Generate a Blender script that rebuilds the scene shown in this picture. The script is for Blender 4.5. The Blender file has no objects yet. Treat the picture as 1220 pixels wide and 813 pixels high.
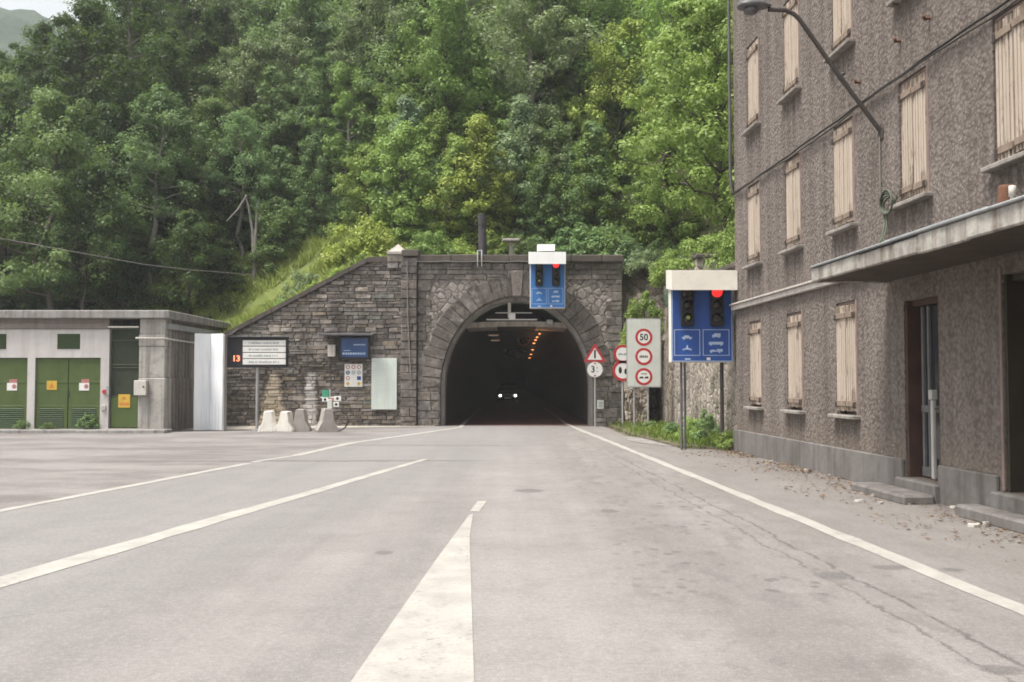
import bpy, bmesh, math, random
import numpy as np
from mathutils import Vector, Matrix

random.seed(7)
S = bpy.context.scene
COL = S.collection
PI = math.pi

# ------------------------------------------------------------------ camera
CAM_H = 1.6
LENS = 35.0
FPX = LENS / 36.0 * 1220.0
PITCH = math.radians(2.34)
cam_d = bpy.data.cameras.new("camera")
cam = bpy.data.objects.new("camera", cam_d)
COL.objects.link(cam)
cam.location = (0, 0, CAM_H)
cam.rotation_euler = (PI / 2 + PITCH, 0, 0)
cam_d.lens = LENS
cam_d.sensor_width = 36.0
cam_d.clip_start = 0.05
cam_d.clip_end = 6000
S.camera = cam


def ray(px, py):
    u = (px - 610.0) / FPX
    v = (406.5 - py) / FPX
    c, s = math.cos(PITCH), math.sin(PITCH)
    return Vector((u, c - v * s, s + v * c))


def at(px, py, Y):
    """the point of the place measured at that pixel of the photograph, Y metres away"""
    d = ray(px, py)
    t = Y / d.y
    return Vector((d.x * t, Y, CAM_H + d.z * t))


def gnd(px, py):
    d = ray(px, py)
    t = -CAM_H / d.z
    return (d.x * t, d.y * t)


# ------------------------------------------------------------------ shader helper
class NT:
    def __init__(self, name):
        self.m = bpy.data.materials.new(name)
        self.m.use_nodes = True
        self.t = self.m.node_tree
        self.t.nodes.clear()
        self.out = self.t.nodes.new("ShaderNodeOutputMaterial")
        self._tc = None

    def node(self, kind, **kw):
        n = self.t.nodes.new(kind)
        for k, v in kw.items():
            setattr(n, k, v)
        return n

    def link(self, a, b):
        self.t.links.new(a, b)

    def put(self, sock, v):
        if isinstance(v, bpy.types.NodeSocket):
            self.link(v, sock)
        elif v is not None:
            if sock.type == 'RGBA' and not hasattr(v, '__len__'):
                v = (v, v, v, 1)
            if sock.type == 'RGBA' and len(v) == 3:
                v = (*v, 1)
            sock.default_value = v

    def obj(self):
        if not self._tc:
            self._tc = self.node("ShaderNodeTexCoord")
        return self._tc.outputs["Object"]

    def pos(self):
        return self.node("ShaderNodeNewGeometry").outputs["Position"]

    def mapv(self, vec, scale=(1, 1, 1), loc=(0, 0, 0), rot=(0, 0, 0)):
        n = self.node("ShaderNodeMapping")
        self.link(vec, n.inputs["Vector"])
        n.inputs["Scale"].default_value = scale
        n.inputs["Location"].default_value = loc
        n.inputs["Rotation"].default_value = rot
        return n.outputs[0]

    def noise(self, vec, scale=5, detail=4, rough=0.55, dist=0.0):
        n = self.node("ShaderNodeTexNoise")
        self.link(vec, n.inputs["Vector"])
        n.inputs["Scale"].default_value = scale
        n.inputs["Detail"].default_value = detail
        n.inputs["Roughness"].default_value = rough
        n.inputs["Distortion"].default_value = dist
        return n.outputs["Fac"]

    def voro(self, vec, scale=5, feature='F1', out="Distance", rand=1.0):
        n = self.node("ShaderNodeTexVoronoi", feature=feature)
        self.link(vec, n.inputs["Vector"])
        n.inputs["Scale"].default_value = scale
        n.inputs["Randomness"].default_value = rand
        return n.outputs[out]

    def math(self, op, a, b=0.5, c=None, clamp=False):
        n = self.node("ShaderNodeMath", operation=op)
        n.use_clamp = clamp
        self.put(n.inputs[0], a)
        self.put(n.inputs[1], b)
        if c is not None:
            self.put(n.inputs[2], c)
        return n.outputs[0]

    def rng(self, v, a, b, c=0.0, d=1.0, smooth=False):
        n = self.node("ShaderNodeMapRange")
        n.interpolation_type = 'SMOOTHSTEP' if smooth else 'LINEAR'
        n.clamp = True
        self.put(n.inputs[0], v)
        for i, x in enumerate((a, b, c, d)):
            self.put(n.inputs[i + 1], x)
        return n.outputs[0]

    def mix(self, fac, a, b, mode='MIX'):
        n = self.node("ShaderNodeMix", data_type='RGBA', blend_type=mode)
        self.put(n.inputs[0], fac)
        self.put(n.inputs[6], a)
        self.put(n.inputs[7], b)
        return n.outputs[2]

    def sep(self, vec):
        n = self.node("ShaderNodeSeparateXYZ")
        self.link(vec, n.inputs[0])
        return n.outputs

    def bump(self, h, strength=0.5, dist=0.02, normal=None):
        n = self.node("ShaderNodeBump")
        n.inputs["Strength"].default_value = strength
        n.inputs["Distance"].default_value = dist
        self.put(n.inputs["Height"], h)
        if normal is not None:
            self.link(normal, n.inputs["Normal"])
        return n.outputs[0]

    def done(self, color, rough=0.8, normal=None, metal=0.0, spec=0.3, emit=None, estr=0.0):
        p = self.node("ShaderNodeBsdfPrincipled")
        self.put(p.inputs["Base Color"], color)
        self.put(p.inputs["Roughness"], rough)
        self.put(p.inputs["Metallic"], metal)
        p.inputs["Specular IOR Level"].default_value = spec
        if normal is not None:
            self.link(normal, p.inputs["Normal"])
        if emit is not None:
            self.put(p.inputs["Emission Color"], emit)
            p.inputs["Emission Strength"].default_value = estr
        self.link(p.outputs[0], self.out.inputs["Surface"])
        return self.m


def weathered(name, c1, c2, scale=3.0, rough=0.75, metal=0.0, dirt=(0.05, 0.04, 0.035), dirt_amt=0.35, streak=True, bump=0.15, spec=0.3):
    """a painted / bare surface: two tones, blotches, vertical run-off streaks, fine grain"""
    n = NT(name)
    o = n.obj()
    a = n.noise(o, scale, 5, 0.6)
    col = n.mix(n.rng(a, 0.3, 0.7), c1, c2)
    if streak:
        st = n.noise(n.mapv(o, (9, 9, 0.55)), 1.0, 4, 0.6)
    else:
        st = n.noise(o, scale * 2.7, 5, 0.65)
    col = n.mix(n.math('MULTIPLY', n.rng(st, 0.48, 0.75), dirt_amt), col, dirt)
    g = n.noise(o, 60, 3)
    nb = n.bump(g, bump, 0.004)
    return n.done(col, n.rng(a, 0.2, 0.8, rough - 0.08, rough + 0.08), nb, metal, spec)


def plain(name, c, rough=0.6, metal=0.0, var=0.12, spec=0.35):
    n = NT(name)
    a = n.noise(n.obj(), 8, 4, 0.6)
    d = tuple(x * (1 - var) for x in c)
    l = tuple(min(1, x * (1 + var)) for x in c)
    return n.done(n.mix(n.rng(a, 0.3, 0.7), d, l), rough, None, metal, spec)


def lamp_mat(name, c, strength, base=(0.02, 0.02, 0.02)):
    n = NT(name)
    return n.done(base, 0.3, None, 0, 0.5, c, strength)


# ------------------------------------------------------------------ mesh helper
class MB:
    def __init__(self):
        self.v, self.f, self.mi, self.col = [], [], [], []
        self.smooth = []

    def add(self, vs, fs, m=0, col=None, smooth=False):
        b = len(self.v)
        self.v += [tuple(p) for p in vs]
        for q in fs:
            self.f.append(tuple(i + b for i in q))
            self.mi.append(m)
            self.smooth.append(smooth)
        if col is not None:
            while len(self.col) < b:
                self.col.append((0.2, 0.2, 0.2))
            self.col += [col] * len(vs)
        return self

    def box(self, x0, x1, y0, y1, z0, z1, m=0, col=None, bev=0.0):
        if bev > 0:
            b = min(bev, abs(x1 - x0) * .45, abs(y1 - y0) * .45, abs(z1 - z0) * .45)
            bm = bmesh.new()
            bmesh.ops.create_cube(bm, size=1)
            for v in bm.verts:
                v.co = Vector((x0 + (v.co.x + .5) * (x1 - x0), y0 + (v.co.y + .5) * (y1 - y0), z0 + (v.co.z + .5) * (z1 - z0)))
            bmesh.ops.bevel(bm, geom=list(bm.edges) , offset=b, segments=1, affect='EDGES', profile=0.5)
            bm.verts.index_update()
            self.add([v.co[:] for v in bm.verts], [[v.index for v in f.verts] for f in bm.faces], m, col)
            bm.free()
            return self
        vs = [(x, y, z) for z in (z0, z1) for y in (y0, y1) for x in (x0, x1)]
        fs = [(0, 2, 3, 1), (4, 5, 7, 6), (0, 1, 5, 4), (2, 6, 7, 3), (0, 4, 6, 2), (1, 3, 7, 5)]
        return self.add(vs, fs, m, col)

    def quad(self, a, b, c, d, m=0):
        return self.add([a, b, c, d], [(0, 1, 2, 3)], m)

    def prism(self, pts, y0, y1, m=0, col=None):
        """polygon in x,z extruded from y0 (front) to y1"""
        n = len(pts)
        vs = [(p[0], y0, p[1]) for p in pts] + [(p[0], y1, p[1]) for p in pts]
        fs = [tuple(range(n)), tuple(reversed(range(n, 2 * n)))]
        fs += [(i, i + n, (i + 1) % n + n, (i + 1) % n) for i in range(n)]
        return self.add(vs, fs, m, col)

    def prism_z(self, pts, z0, z1, m=0):
        n = len(pts)
        vs = [(p[0], p[1], z0) for p in pts] + [(p[0], p[1], z1) for p in pts]
        fs = [tuple(reversed(range(n))), tuple(range(n, 2 * n))]
        fs += [(i, (i + 1) % n, (i + 1) % n + n, i + n) for i in range(n)]
        return self.add(vs, fs, m)

    def tube(self, path, r, n=8, m=0, cap=True, r_end=None):
        path = [Vector(p) for p in path]
        rs = r if hasattr(r, '__len__') else [r + ((r_end if r_end is not None else r) - r) * i / (len(path) - 1) for i in range(len(path))]
        vs, fs = [], []
        ref = None
        for i, p in enumerate(path):
            d = (path[min(i + 1, len(path) - 1)] - path[max(i - 1, 0)]).normalized()
            if ref is None:
                ref = Vector((0, 0, 1)) if abs(d.z) < .9 else Vector((1, 0, 0))
            a = d.cross(ref).normalized()
            b = d.cross(a).normalized()
            ref = a.cross(d)
            for k in range(n):
                th = 2 * PI * k / n
                vs.append(p + (a * math.cos(th) + b * math.sin(th)) * rs[i])
        for i in range(len(path) - 1):
            for k in range(n):
                fs.append((i * n + k, i * n + (k + 1) % n, (i + 1) * n + (k + 1) % n, (i + 1) * n + k))
        self.add(vs, fs, m, smooth=True)
        if cap:
            self.add(vs[:n], [tuple(range(n))], m)
            self.add(vs[-n:], [tuple(reversed(range(n)))], m)
        return self

    def disc(self, cx, cz, r, y0, y1, m=0, n=32, ez=1.0):
        return self.prism([(cx + r * math.cos(2 * PI * k / n), cz + ez * r * math.sin(2 * PI * k / n)) for k in range(n)], y0, y1, m)

    def ring(self, cx, cz, r0, r1, y0, y1, m=0, n=36):
        vs, fs = [], []
        for k in range(n):
            c, s = math.cos(2 * PI * k / n), math.sin(2 * PI * k / n)
            vs += [(cx + r0 * c, y0, cz + r0 * s), (cx + r1 * c, y0, cz + r1 * s), (cx + r1 * c, y1, cz + r1 * s), (cx + r0 * c, y1, cz + r0 * s)]
        for k in range(n):
            a, b = 4 * k, 4 * ((k + 1) % n)
            for j in range(4):
                fs.append((a + j, a + (j + 1) % 4, b + (j + 1) % 4, b + j))
        return self.add(vs, fs, m)

    def lathe(self, prof, cx, cy, n=16, m=0):
        vs, fs = [], []
        for (r, z) in prof:
            for k in range(n):
                vs.append((cx + r * math.cos(2 * PI * k / n), cy + r * math.sin(2 * PI * k / n), z))
        for i in range(len(prof) - 1):
            for k in range(n):
                fs.append((i * n + k, i * n + (k + 1) % n, (i + 1) * n + (k + 1) % n, (i + 1) * n + k))
        return self.add(vs, fs, m, smooth=True)

    def text(self, body, cx, cz, size, y, m=0, ext=0.002, sx=1.0, bold=0.0):
        cu = bpy.data.curves.new("lettering", 'FONT')
        cu.body = body
        cu.size = size
        cu.align_x = 'CENTER'
        cu.align_y = 'CENTER'
        cu.extrude = ext
        cu.offset = bold
        cu.resolution_u = 3
        ob = bpy.data.objects.new("lettering", cu)
        COL.objects.link(ob)
        dg = bpy.context.evaluated_depsgraph_get()
        me = bpy.data.meshes.new_from_object(ob.evaluated_get(dg))
        vs = [(cx + v.co.x * sx, y - v.co.z, cz + v.co.y) for v in me.vertices]
        self.add(vs, [tuple(p.vertices) for p in me.polygons], m)
        bpy.data.objects.remove(ob)
        bpy.data.meshes.remove(me)
        bpy.data.curves.remove(cu)
        return self

    def build(self, name, mats, parent=None, loc=None, rotz=0.0, fix=True):
        me = bpy.data.meshes.new(name)
        me.from_pydata(self.v, [], self.f)
        if not isinstance(mats, (list, tuple)):
            mats = [mats]
        for m in mats:
            me.materials.append(m)
        me.polygons.foreach_set("material_index", self.mi)
        me.polygons.foreach_set("use_smooth", self.smooth)
        if self.col:
            while len(self.col) < len(self.v):
                self.col.append((0.2, 0.2, 0.2))
            at_ = me.color_attributes.new("Col", 'FLOAT_COLOR', 'POINT')
            flat = np.ones((len(self.v), 4), np.float32)
            flat[:, :3] = self.col
            at_.data.foreach_set("color", flat.ravel())
        me.update()
        if fix:
            bm = bmesh.new()
            bm.from_mesh(me)
            bmesh.ops.recalc_face_normals(bm, faces=bm.faces)
            bm.to_mesh(me)
            bm.free()
        o = bpy.data.objects.new(name, me)
        COL.objects.link(o)
        if parent is not None:
            o.parent = parent
        if loc is not None:
            o.location = loc
        if rotz:
            o.rotation_euler = (0, 0, rotz)
        return o


def tag(o, label=None, cat=None, group=None, kind=None):
    if label:
        o["label"] = label
    if cat:
        o["category"] = cat
    if group:
        o["group"] = group
    if kind:
        o["kind"] = kind
    return o


def thing(name, label, cat, loc=(0, 0, 0), rotz=0.0, group=None):
    o = bpy.data.objects.new(name, None)
    o.empty_display_size = 0.3
    COL.objects.link(o)
    o.location = loc
    o.rotation_euler = (0, 0, rotz)
    return tag(o, label, cat, group)


def struct(o):
    o["kind"] = "structure"
    return o


def dup(root, loc, rotz=0.0, scale=None, label=None, group=None):
    r = root.copy()
    COL.objects.link(r)
    r.location = loc
    r.rotation_euler = (0, 0, rotz)
    if scale is not None:
        r.scale = scale if hasattr(scale, '__len__') else (scale,) * 3
    if label:
        r["label"] = label
    if group:
        r["group"] = group
    for ch in list(root.children):
        c = ch.copy()
        COL.objects.link(c)
        c.parent = r
        for g in ch.children:
            d = g.copy()
            COL.objects.link(d)
            d.parent = c
    return r


# ------------------------------------------------------------------ materials
def asphalt(name, inside=False):
    n = NT(name)
    p = n.pos()
    X, Y, Z = n.sep(p)
    big = n.noise(p, 0.22, 5, 0.6)
    col = n.mix(n.rng(big, 0.3, 0.7), (0.275, 0.254, 0.243), (0.37, 0.343, 0.328))
    # wheel tracks along the road
    tr = n.noise(n.mapv(p, (0.9, 0.035, 1)), 1.0, 4, 0.6)
    col = n.mix(n.rng(tr, 0.4, 0.64, 0, 0.7), col, (0.19, 0.176, 0.17))
    med = n.noise(p, 1.6, 6, 0.7)
    col = n.mix(n.rng(med, 0.48, 0.76, 0, 0.45), col, (0.16, 0.146, 0.138))
    # paler worn patches
    col = n.mix(n.rng(n.noise(p, 0.9, 5, 0.65), 0.5, 0.75, 0, 0.4), col, (0.40, 0.372, 0.355))
    # light falloff across the road painted in: bluish dark left, browner stained right lane
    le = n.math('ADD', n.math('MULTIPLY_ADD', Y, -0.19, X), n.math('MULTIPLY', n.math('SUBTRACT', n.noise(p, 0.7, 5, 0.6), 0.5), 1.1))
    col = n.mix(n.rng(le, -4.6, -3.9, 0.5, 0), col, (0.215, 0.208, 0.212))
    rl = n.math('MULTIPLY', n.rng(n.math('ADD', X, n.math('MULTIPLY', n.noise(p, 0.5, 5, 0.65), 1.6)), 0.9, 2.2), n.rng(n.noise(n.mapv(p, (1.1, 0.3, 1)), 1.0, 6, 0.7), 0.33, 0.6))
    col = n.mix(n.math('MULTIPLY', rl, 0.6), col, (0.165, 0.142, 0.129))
    # forecourt: older, dirtier surface
    lf = n.math('SUBTRACT', n.math('MULTIPLY_ADD', Y, 0.141, -8.02), X)
    lf = n.math('ADD', lf, n.math('MULTIPLY', n.math('SUBTRACT', n.noise(p, 1.1, 5), 0.5), 1.6))
    lf = n.rng(lf, -0.1, 0.25)
    fc = n.mix(n.rng(n.noise(n.mapv(p, (0.35, 0.6, 1)), 1.0, 7, 0.72), 0.4, 0.6), (0.115, 0.096, 0.088), (0.30, 0.274, 0.258))
    col = n.mix(n.math('MULTIPLY', lf, 0.8), col, fc)
    # dusty shoulder along the house wall
    sh = n.math('MULTIPLY_ADD', Y, 0.0464, X)
    sh = n.math('ADD', sh, n.math('MULTIPLY', n.math('SUBTRACT', n.noise(p, 0.9, 6, 0.7), 0.5), 2.2))
    shf = n.rng(sh, 4.5, 6.1)
    dirtc = n.mix(n.rng(n.noise(p, 5, 6, 0.7), 0.35, 0.65), (0.085, 0.066, 0.055), (0.185, 0.158, 0.138))
    col = n.mix(n.math('MULTIPLY', shf, 0.75), col, dirtc)
    # dark drips / tyre scabs in the right-hand lane
    sp = n.noise(n.mapv(p, (2.4, 1.2, 1)), 1.4, 5, 0.55)
    lane = n.math('MULTIPLY', n.rng(X, 0.5, 1.4), n.rng(X, 2.5, 3.6, 1, 0))
    col = n.mix(n.math('MULTIPLY', n.math('MULTIPLY', n.rng(sp, 0.54, 0.62), lane), 0.5), col, (0.13, 0.118, 0.112))
    spots = n.voro(n.mapv(p, (1.2, 0.9, 1)), 4.6, 'F1')
    col = n.mix(n.math('MULTIPLY', n.rng(spots, 0.2, 0.29, 1, 0), n.math('MULTIPLY', lane, n.rng(n.noise(n.mapv(p, (1, 1, 1), (3.3, 1.2, 0)), 0.5, 3), 0.5, 0.56, 0, 0.85))), col, (0.10, 0.09, 0.086))
    for ex, ey, rx, ry in ((2.66, 8.3, .15, .17), (3.27, 8.65, .17, .12), (3.76, 8.55, .1, .09), (.25, 14.7, .22, .25), (2.72, 5.6, .12, .1), (1.2, 12.4, .12, .2), (-1.2, 9.4, .09, .12)):
        du = n.math('DIVIDE', n.math('SUBTRACT', X, ex), rx)
        dv = n.math('DIVIDE', n.math('SUBTRACT', Y, ey), ry)
        dd_ = n.math('ADD', n.math('ADD', n.math('MULTIPLY', du, du), n.math('MULTIPLY', dv, dv)), n.math('MULTIPLY', n.math('SUBTRACT', n.noise(p, 7, 5, 0.7), 0.5), 2.2))
        col = n.mix(n.rng(dd_, 0.5, 1.3, 0.75, 0), col, (0.085, 0.077, 0.074))
    # longitudinal seams (cracked filler) and cross joints
    wob = n.math('MULTIPLY', n.math('SUBTRACT', n.noise(p, 1.3, 6, 0.7), 0.5), 0.34)
    for k, off, wd, amt in ((0.039, 3.12, 0.016, 0.9), (0.039, 2.88, 0.012, 0.75)):
        d = n.math('ABSOLUTE', n.math('ADD', n.math('SUBTRACT', n.math('MULTIPLY_ADD', Y, k, X), off), wob))
        msk = n.math('MULTIPLY', n.rng(d, wd * 0.5, wd * 1.6, 1, 0), n.rng(Y, 20, 23.5, 1, 0))
        msk = n.math('MULTIPLY', msk, n.rng(n.noise(p, 3.0, 5), 0.34, 0.46))
        col = n.mix(n.math('MULTIPLY', msk, amt), col, (0.06, 0.055, 0.052))
    wob2 = n.math('MULTIPLY', n.math('SUBTRACT', n.noise(p, 0.8, 5, 0.7), 0.5), 0.7)
    for y0, slope, x0, x1, amt in ((20.3, -0.03, -9.5, -0.2, 0.85), (25.0, 0.06, -5.2, 0.5, 0.8), (23.0, 0.10, -12.0, -4.6, .7), (28.0, 0.02, -9.0, -3.6, .6)):
        d = n.math('ABSOLUTE', n.math('ADD', n.math('SUBTRACT', n.math('MULTIPLY_ADD', X, slope, Y), y0), wob2))
        msk = n.math('MULTIPLY', n.rng(d, 0.05, 0.2, 1, 0), n.math('MULTIPLY', n.rng(X, x0, x0 + 1.5), n.rng(X, x1 - 1.0, x1, 1, 0)))
        col = n.mix(n.math('MULTIPLY', msk, amt), col, (0.075, 0.065, 0.062))
    # fine cracks
    cr = n.voro(n.mapv(p, (1, 0.7, 1)), 0.55, 'DISTANCE_TO_EDGE')
    crm = n.math('MULTIPLY', n.rng(cr, 0.004, 0.016, 1, 0), n.rng(n.noise(p, 0.35, 4), 0.56, 0.68, 0, 0.3))
    col = n.mix(crm, col, (0.09, 0.082, 0.08))
    # aggregate
    ag = n.noise(p, 85, 3, 0.7)
    col = n.mix(n.rng(ag, 0.25, 0.75, 0.0, 1.0), n.mix(0.4, col, (0.04, 0.038, 0.036)), n.mix(0.22, col, (0.6, 0.58, 0.56)))
    a2 = n.noise(p, 24, 5, 0.72)
    col = n.mix(n.rng(a2, 0.3, 0.7, 0.3, 0), col, (0.07, 0.066, 0.064))
    col = n.mix(n.rng(a2, 0.52, 0.8, 0, 0.3), col, (0.42, 0.4, 0.385))
    a3 = n.noise(p, 5.5, 6, 0.72)
    col = n.mix(n.rng(a3, 0.5, 0.75, 0, 0.22), col, (0.105, 0.098, 0.094))
    # inside the bore: reddish lamp light painted into the floor colour
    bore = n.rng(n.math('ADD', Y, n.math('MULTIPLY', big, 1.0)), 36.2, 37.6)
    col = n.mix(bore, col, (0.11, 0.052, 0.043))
    h = n.math('ADD', n.math('MULTIPLY', ag, 0.6), n.math('MULTIPLY', med, 0.8))
    nb = n.bump(h, 0.35, 0.01)
    return n.done(col, n.rng(med, 0.3, 0.7, 0.78, 0.92), nb, 0, 0.25)


M = {}
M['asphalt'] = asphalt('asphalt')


def road_paint(name, wear=0.5):
    n = NT(name)
    p = n.pos()
    col = n.mix(n.rng(n.noise(p, 2.5, 5, 0.65), 0.35, 0.7), (0.42, 0.402, 0.37), (0.31, 0.296, 0.272))
    w = n.noise(p, 13.0, 8, 0.78)
    w2 = n.noise(n.mapv(p, (3.0, 0.6, 1)), 1.0, 4, 0.6)
    msk = n.math('MULTIPLY', n.rng(w, wear + 0.04, wear + 0.12), n.rng(w2, 0.42, 0.6))
    col = n.mix(n.math('MULTIPLY', msk, 0.8), col, (0.19, 0.18, 0.172))
    g2 = n.noise(p, 28, 5, 0.7)
    col = n.mix(n.rng(g2, 0.5, 0.7, 0, 0.4), col, (0.22, 0.21, 0.2))
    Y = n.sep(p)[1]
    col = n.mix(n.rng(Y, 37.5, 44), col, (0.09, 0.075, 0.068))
    ag = n.noise(p, 85, 3, 0.7)
    col = n.mix(n.rng(ag, 0.6, 0.8, 0, 0.25), col, (0.3, 0.28, 0.27))
    return n.done(col, 0.75, n.bump(ag, 0.25, 0.006), 0, 0.3)


M['paint'] = road_paint('road_paint')


def stone_attr(name, mortar_dark=True):
    n = NT(name)
    a = n.node("ShaderNodeAttribute", attribute_name="Col").outputs["Color"]
    o = n.pos()
    f = n.noise(o, 9, 7, 0.7)
    col = n.mix(n.rng(f, 0.3, 0.72), n.mix(0.55, a, (0.026, 0.02, 0.018)), n.mix(0.3, a, (0.6, 0.54, 0.48)))
    big = n.noise(n.mapv(o, (0.9, 0.9, 0.35)), 1.0, 5, 0.65)
    col = n.mix(n.rng(big, 0.44, 0.68, 0, 0.7), col, (0.04, 0.031, 0.027))
    li = n.noise(o, 2.3, 7, 0.75)
    col = n.mix(n.rng(li, 0.54, 0.68, 0, 0.7), col, (0.37, 0.335, 0.3))
    return n, col, f, o


def stone_done(name):
    n, col, f, o = stone_attr(name)
    return n.done(col, 0.9, n.bump(f, 0.6, 0.03), 0, 0.2)


M['stone'] = stone_done('weathered_stone')


def wing_stone():
    """coursed stone with two pale whitewash stains low on the wall"""
    n, col, f, o = stone_attr('wing_wall_stone')
    X, Y, Z = n.sep(o)
    nz = n.noise(o, 5.0, 6, 0.75)
    nz2 = n.math('MULTIPLY', n.math('SUBTRACT', nz, 0.5), 0.55)
    for cx, z0, z1, wtop, wbot, c in ((-8.62, 0.3, 1.85, 0.10, 0.46, (0.50, 0.43, 0.33)), (-7.28, 0.2, 1.9, 0.10, 0.2, (0.52, 0.5, 0.48))):
        w = n.rng(Z, z0, z1, wbot, wtop)
        d = n.math('SUBTRACT', n.math('ADD', n.math('ABSOLUTE', n.math('SUBTRACT', X, cx)), nz2), w)
        m = n.math('MULTIPLY', n.rng(d, -0.05, 0.1, 1, 0), n.rng(Z, z1 - 0.05, z1 + 0.1, 1, 0))
        col = n.mix(n.math('MULTIPLY', n.math('MULTIPLY', m, n.rng(n.noise(o, 9, 6, 0.75), 0.3, 0.46)), 0.92), col, c)
    return n.done(col, 0.9, n.bump(f, 0.6, 0.03), 0, 0.2)


M['wing_stone'] = wing_stone()


def rubble(name, c_lo, c_hi, mortar, scale=3.2, sq=1.0, dark=(0.05, 0.043, 0.04), dark_lo=0.5, moss=None):
    n = NT(name)
    o = n.pos()
    warp = n.node("ShaderNodeTexNoise")
    n.link(o, warp.inputs["Vector"])
    warp.inputs["Scale"].default_value = 3.5
    ov = n.node("ShaderNodeMixRGB", blend_type='ADD')
    ov.inputs[0].default_value = 0.16
    n.link(o, ov.inputs[1])
    n.link(warp.outputs["Color"], ov.inputs[2])
    vv = n.mapv(ov.outputs[0], (1, 1, sq))
    cell = n.voro(vv, scale, 'F1', "Color")
    cs = n.sep(cell)
    edge = n.voro(vv, scale, 'DISTANCE_TO_EDGE')
    col = n.mix(cs[0], c_lo, c_hi)
    f = n.noise(o, 11, 7, 0.7)
    col = n.mix(n.rng(f, 0.35, 0.7, 0, 0.5), col, dark)
    em = n.math('MULTIPLY', n.rng(n.math('ADD', edge, n.math('MULTIPLY', n.math('SUBTRACT', f, 0.5), 0.14)), 0.005, 0.07, 1, 0), n.rng(n.noise(o, 1.7, 5, 0.7), 0.36, 0.58, 0.15, 1.0))
    col = n.mix(em, col, mortar)
    col = n.mix(n.rng(n.noise(o, 4.2, 7, 0.75), 0.48, 0.68, 0, 0.6), col, dark)
    big = n.noise(n.mapv(o, (0.8, 0.8, 0.3)), 1.0, 5, 0.65)
    col = n.mix(n.rng(big, dark_lo, dark_lo + 0.2, 0, 0.75), col, dark)
    if moss:
        mo = n.noise(o, 1.3, 6, 0.7)
        col = n.mix(n.rng(mo, 0.54, 0.64, 0, 0.75), col, moss)
    h = n.math('ADD', n.math('MULTIPLY', n.rng(edge, 0.0, 0.14), 0.7), n.math('MULTIPLY', f, 0.9))
    return n.done(col, 0.92, n.bump(h, 0.9, 0.06), 0, 0.2)


M['rubble_pale'] = rubble('pale_rubble', (0.28, 0.252, 0.225), (0.47, 0.43, 0.39), (0.13, 0.11, 0.098), 3.6, dark_lo=0.6)
M['rubble_wall'] = rubble('retaining_rubble', (0.34, 0.295, 0.25), (0.58, 0.51, 0.44), (0.34, 0.3, 0.26), 4.2, dark_lo=0.58, moss=(0.06, 0.07, 0.035))
M['rock'] = rubble('bank_rock', (0.32, 0.26, 0.215), (0.5, 0.43, 0.37), (0.18, 0.145, 0.12), 2.9, dark_lo=0.6, moss=(0.11, 0.135, 0.045))


def stucco():
    n = NT('roughcast')
    o = n.obj()
    v = n.voro(o, 19, 'SMOOTH_F1')
    f = n.noise(o, 32, 6, 0.7)
    b = n.noise(n.mapv(o, (1, 1, 0.5)), 0.8, 6, 0.65)
    col = n.mix(n.rng(b, 0.3, 0.7), (0.158, 0.131, 0.115), (0.238, 0.203, 0.182))
    h = n.math('ADD', n.math('MULTIPLY', v, -1.1), f)
    col = n.mix(n.rng(h, -0.25, 0.35), n.mix(0.38, col, (0.04, 0.032, 0.028)), n.mix(0.16, col, (0.5, 0.45, 0.41)))
    st = n.noise(n.mapv(o, (3.2, 3.2, 0.16)), 1.0, 5, 0.6)
    col = n.mix(n.rng(st, 0.46, 0.7, 0, 0.6), col, (0.095, 0.077, 0.068))
    col = n.mix(n.rng(st, 0.28, 0.4, 0.28, 0), col, (0.33, 0.31, 0.29))
    X, Y, Z = n.sep(o)
    dx = n.math('ABSOLUTE', n.math('SUBTRACT', n.math('FLOORED_MODULO', n.math('SUBTRACT', X, 1.58 - 1.285), 2.57), 1.285))
    wid = n.math('MULTIPLY', n.rng(n.math('ADD', dx, n.math('MULTIPLY', st, 0.5)), 0.62, 0.92, 1, 0), n.rng(n.noise(n.mapv(o, (6, 6, 0.3)), 1.0, 4), 0.4, 0.58))
    for zs_ in (0.97, 4.06, 7.05, 10.05):
        dz_ = n.math('SUBTRACT', zs_, Z)
        mk = n.math('MULTIPLY', n.rng(dz_, 0.0, 0.04), n.rng(dz_, 0.25, 1.35, 1, 0))
        col = n.mix(n.math('MULTIPLY', n.math('MULTIPLY', mk, wid), 0.6), col, (0.07, 0.056, 0.05))
    low = n.math('ADD', Z, n.math('MULTIPLY', n.noise(o, 1.4, 6, 0.7), 1.4))
    col = n.mix(n.rng(low, 1.0, 1.7, 0.55, 0), col, (0.19, 0.155, 0.125))
    return n.done(col, 0.95, n.bump(h, 1.0, 0.025), 0, 0.15)


M['stucco'] = stucco()


def concrete(name, c1, c2, dirt=(0.06, 0.052, 0.046), amt=0.6, scale=1.6):
    n = NT(name)
    o = n.obj()
    a = n.noise(o, scale, 7, 0.68)
    col = n.mix(n.rng(a, 0.3, 0.7), c1, c2)
    st = n.noise(n.mapv(o, (5, 5, 0.28)), 1.0, 5, 0.62)
    col = n.mix(n.rng(st, 0.46, 0.72, 0, amt), col, dirt)
    bl = n.noise(o, 3.3, 7, 0.72)
    col = n.mix(n.rng(bl, 0.52, 0.72, 0, amt * 0.8), col, dirt)
    g = n.noise(o, 45, 5, 0.7)
    col = n.mix(n.rng(g, 0.4, 0.8, 0, 0.3), col, tuple(x * 0.55 for x in c1))
    return n.done(col, 0.9, n.bump(n.math('ADD', g, n.math('MULTIPLY', bl, 1.2)), 0.4, 0.012), 0, 0.2)


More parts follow.
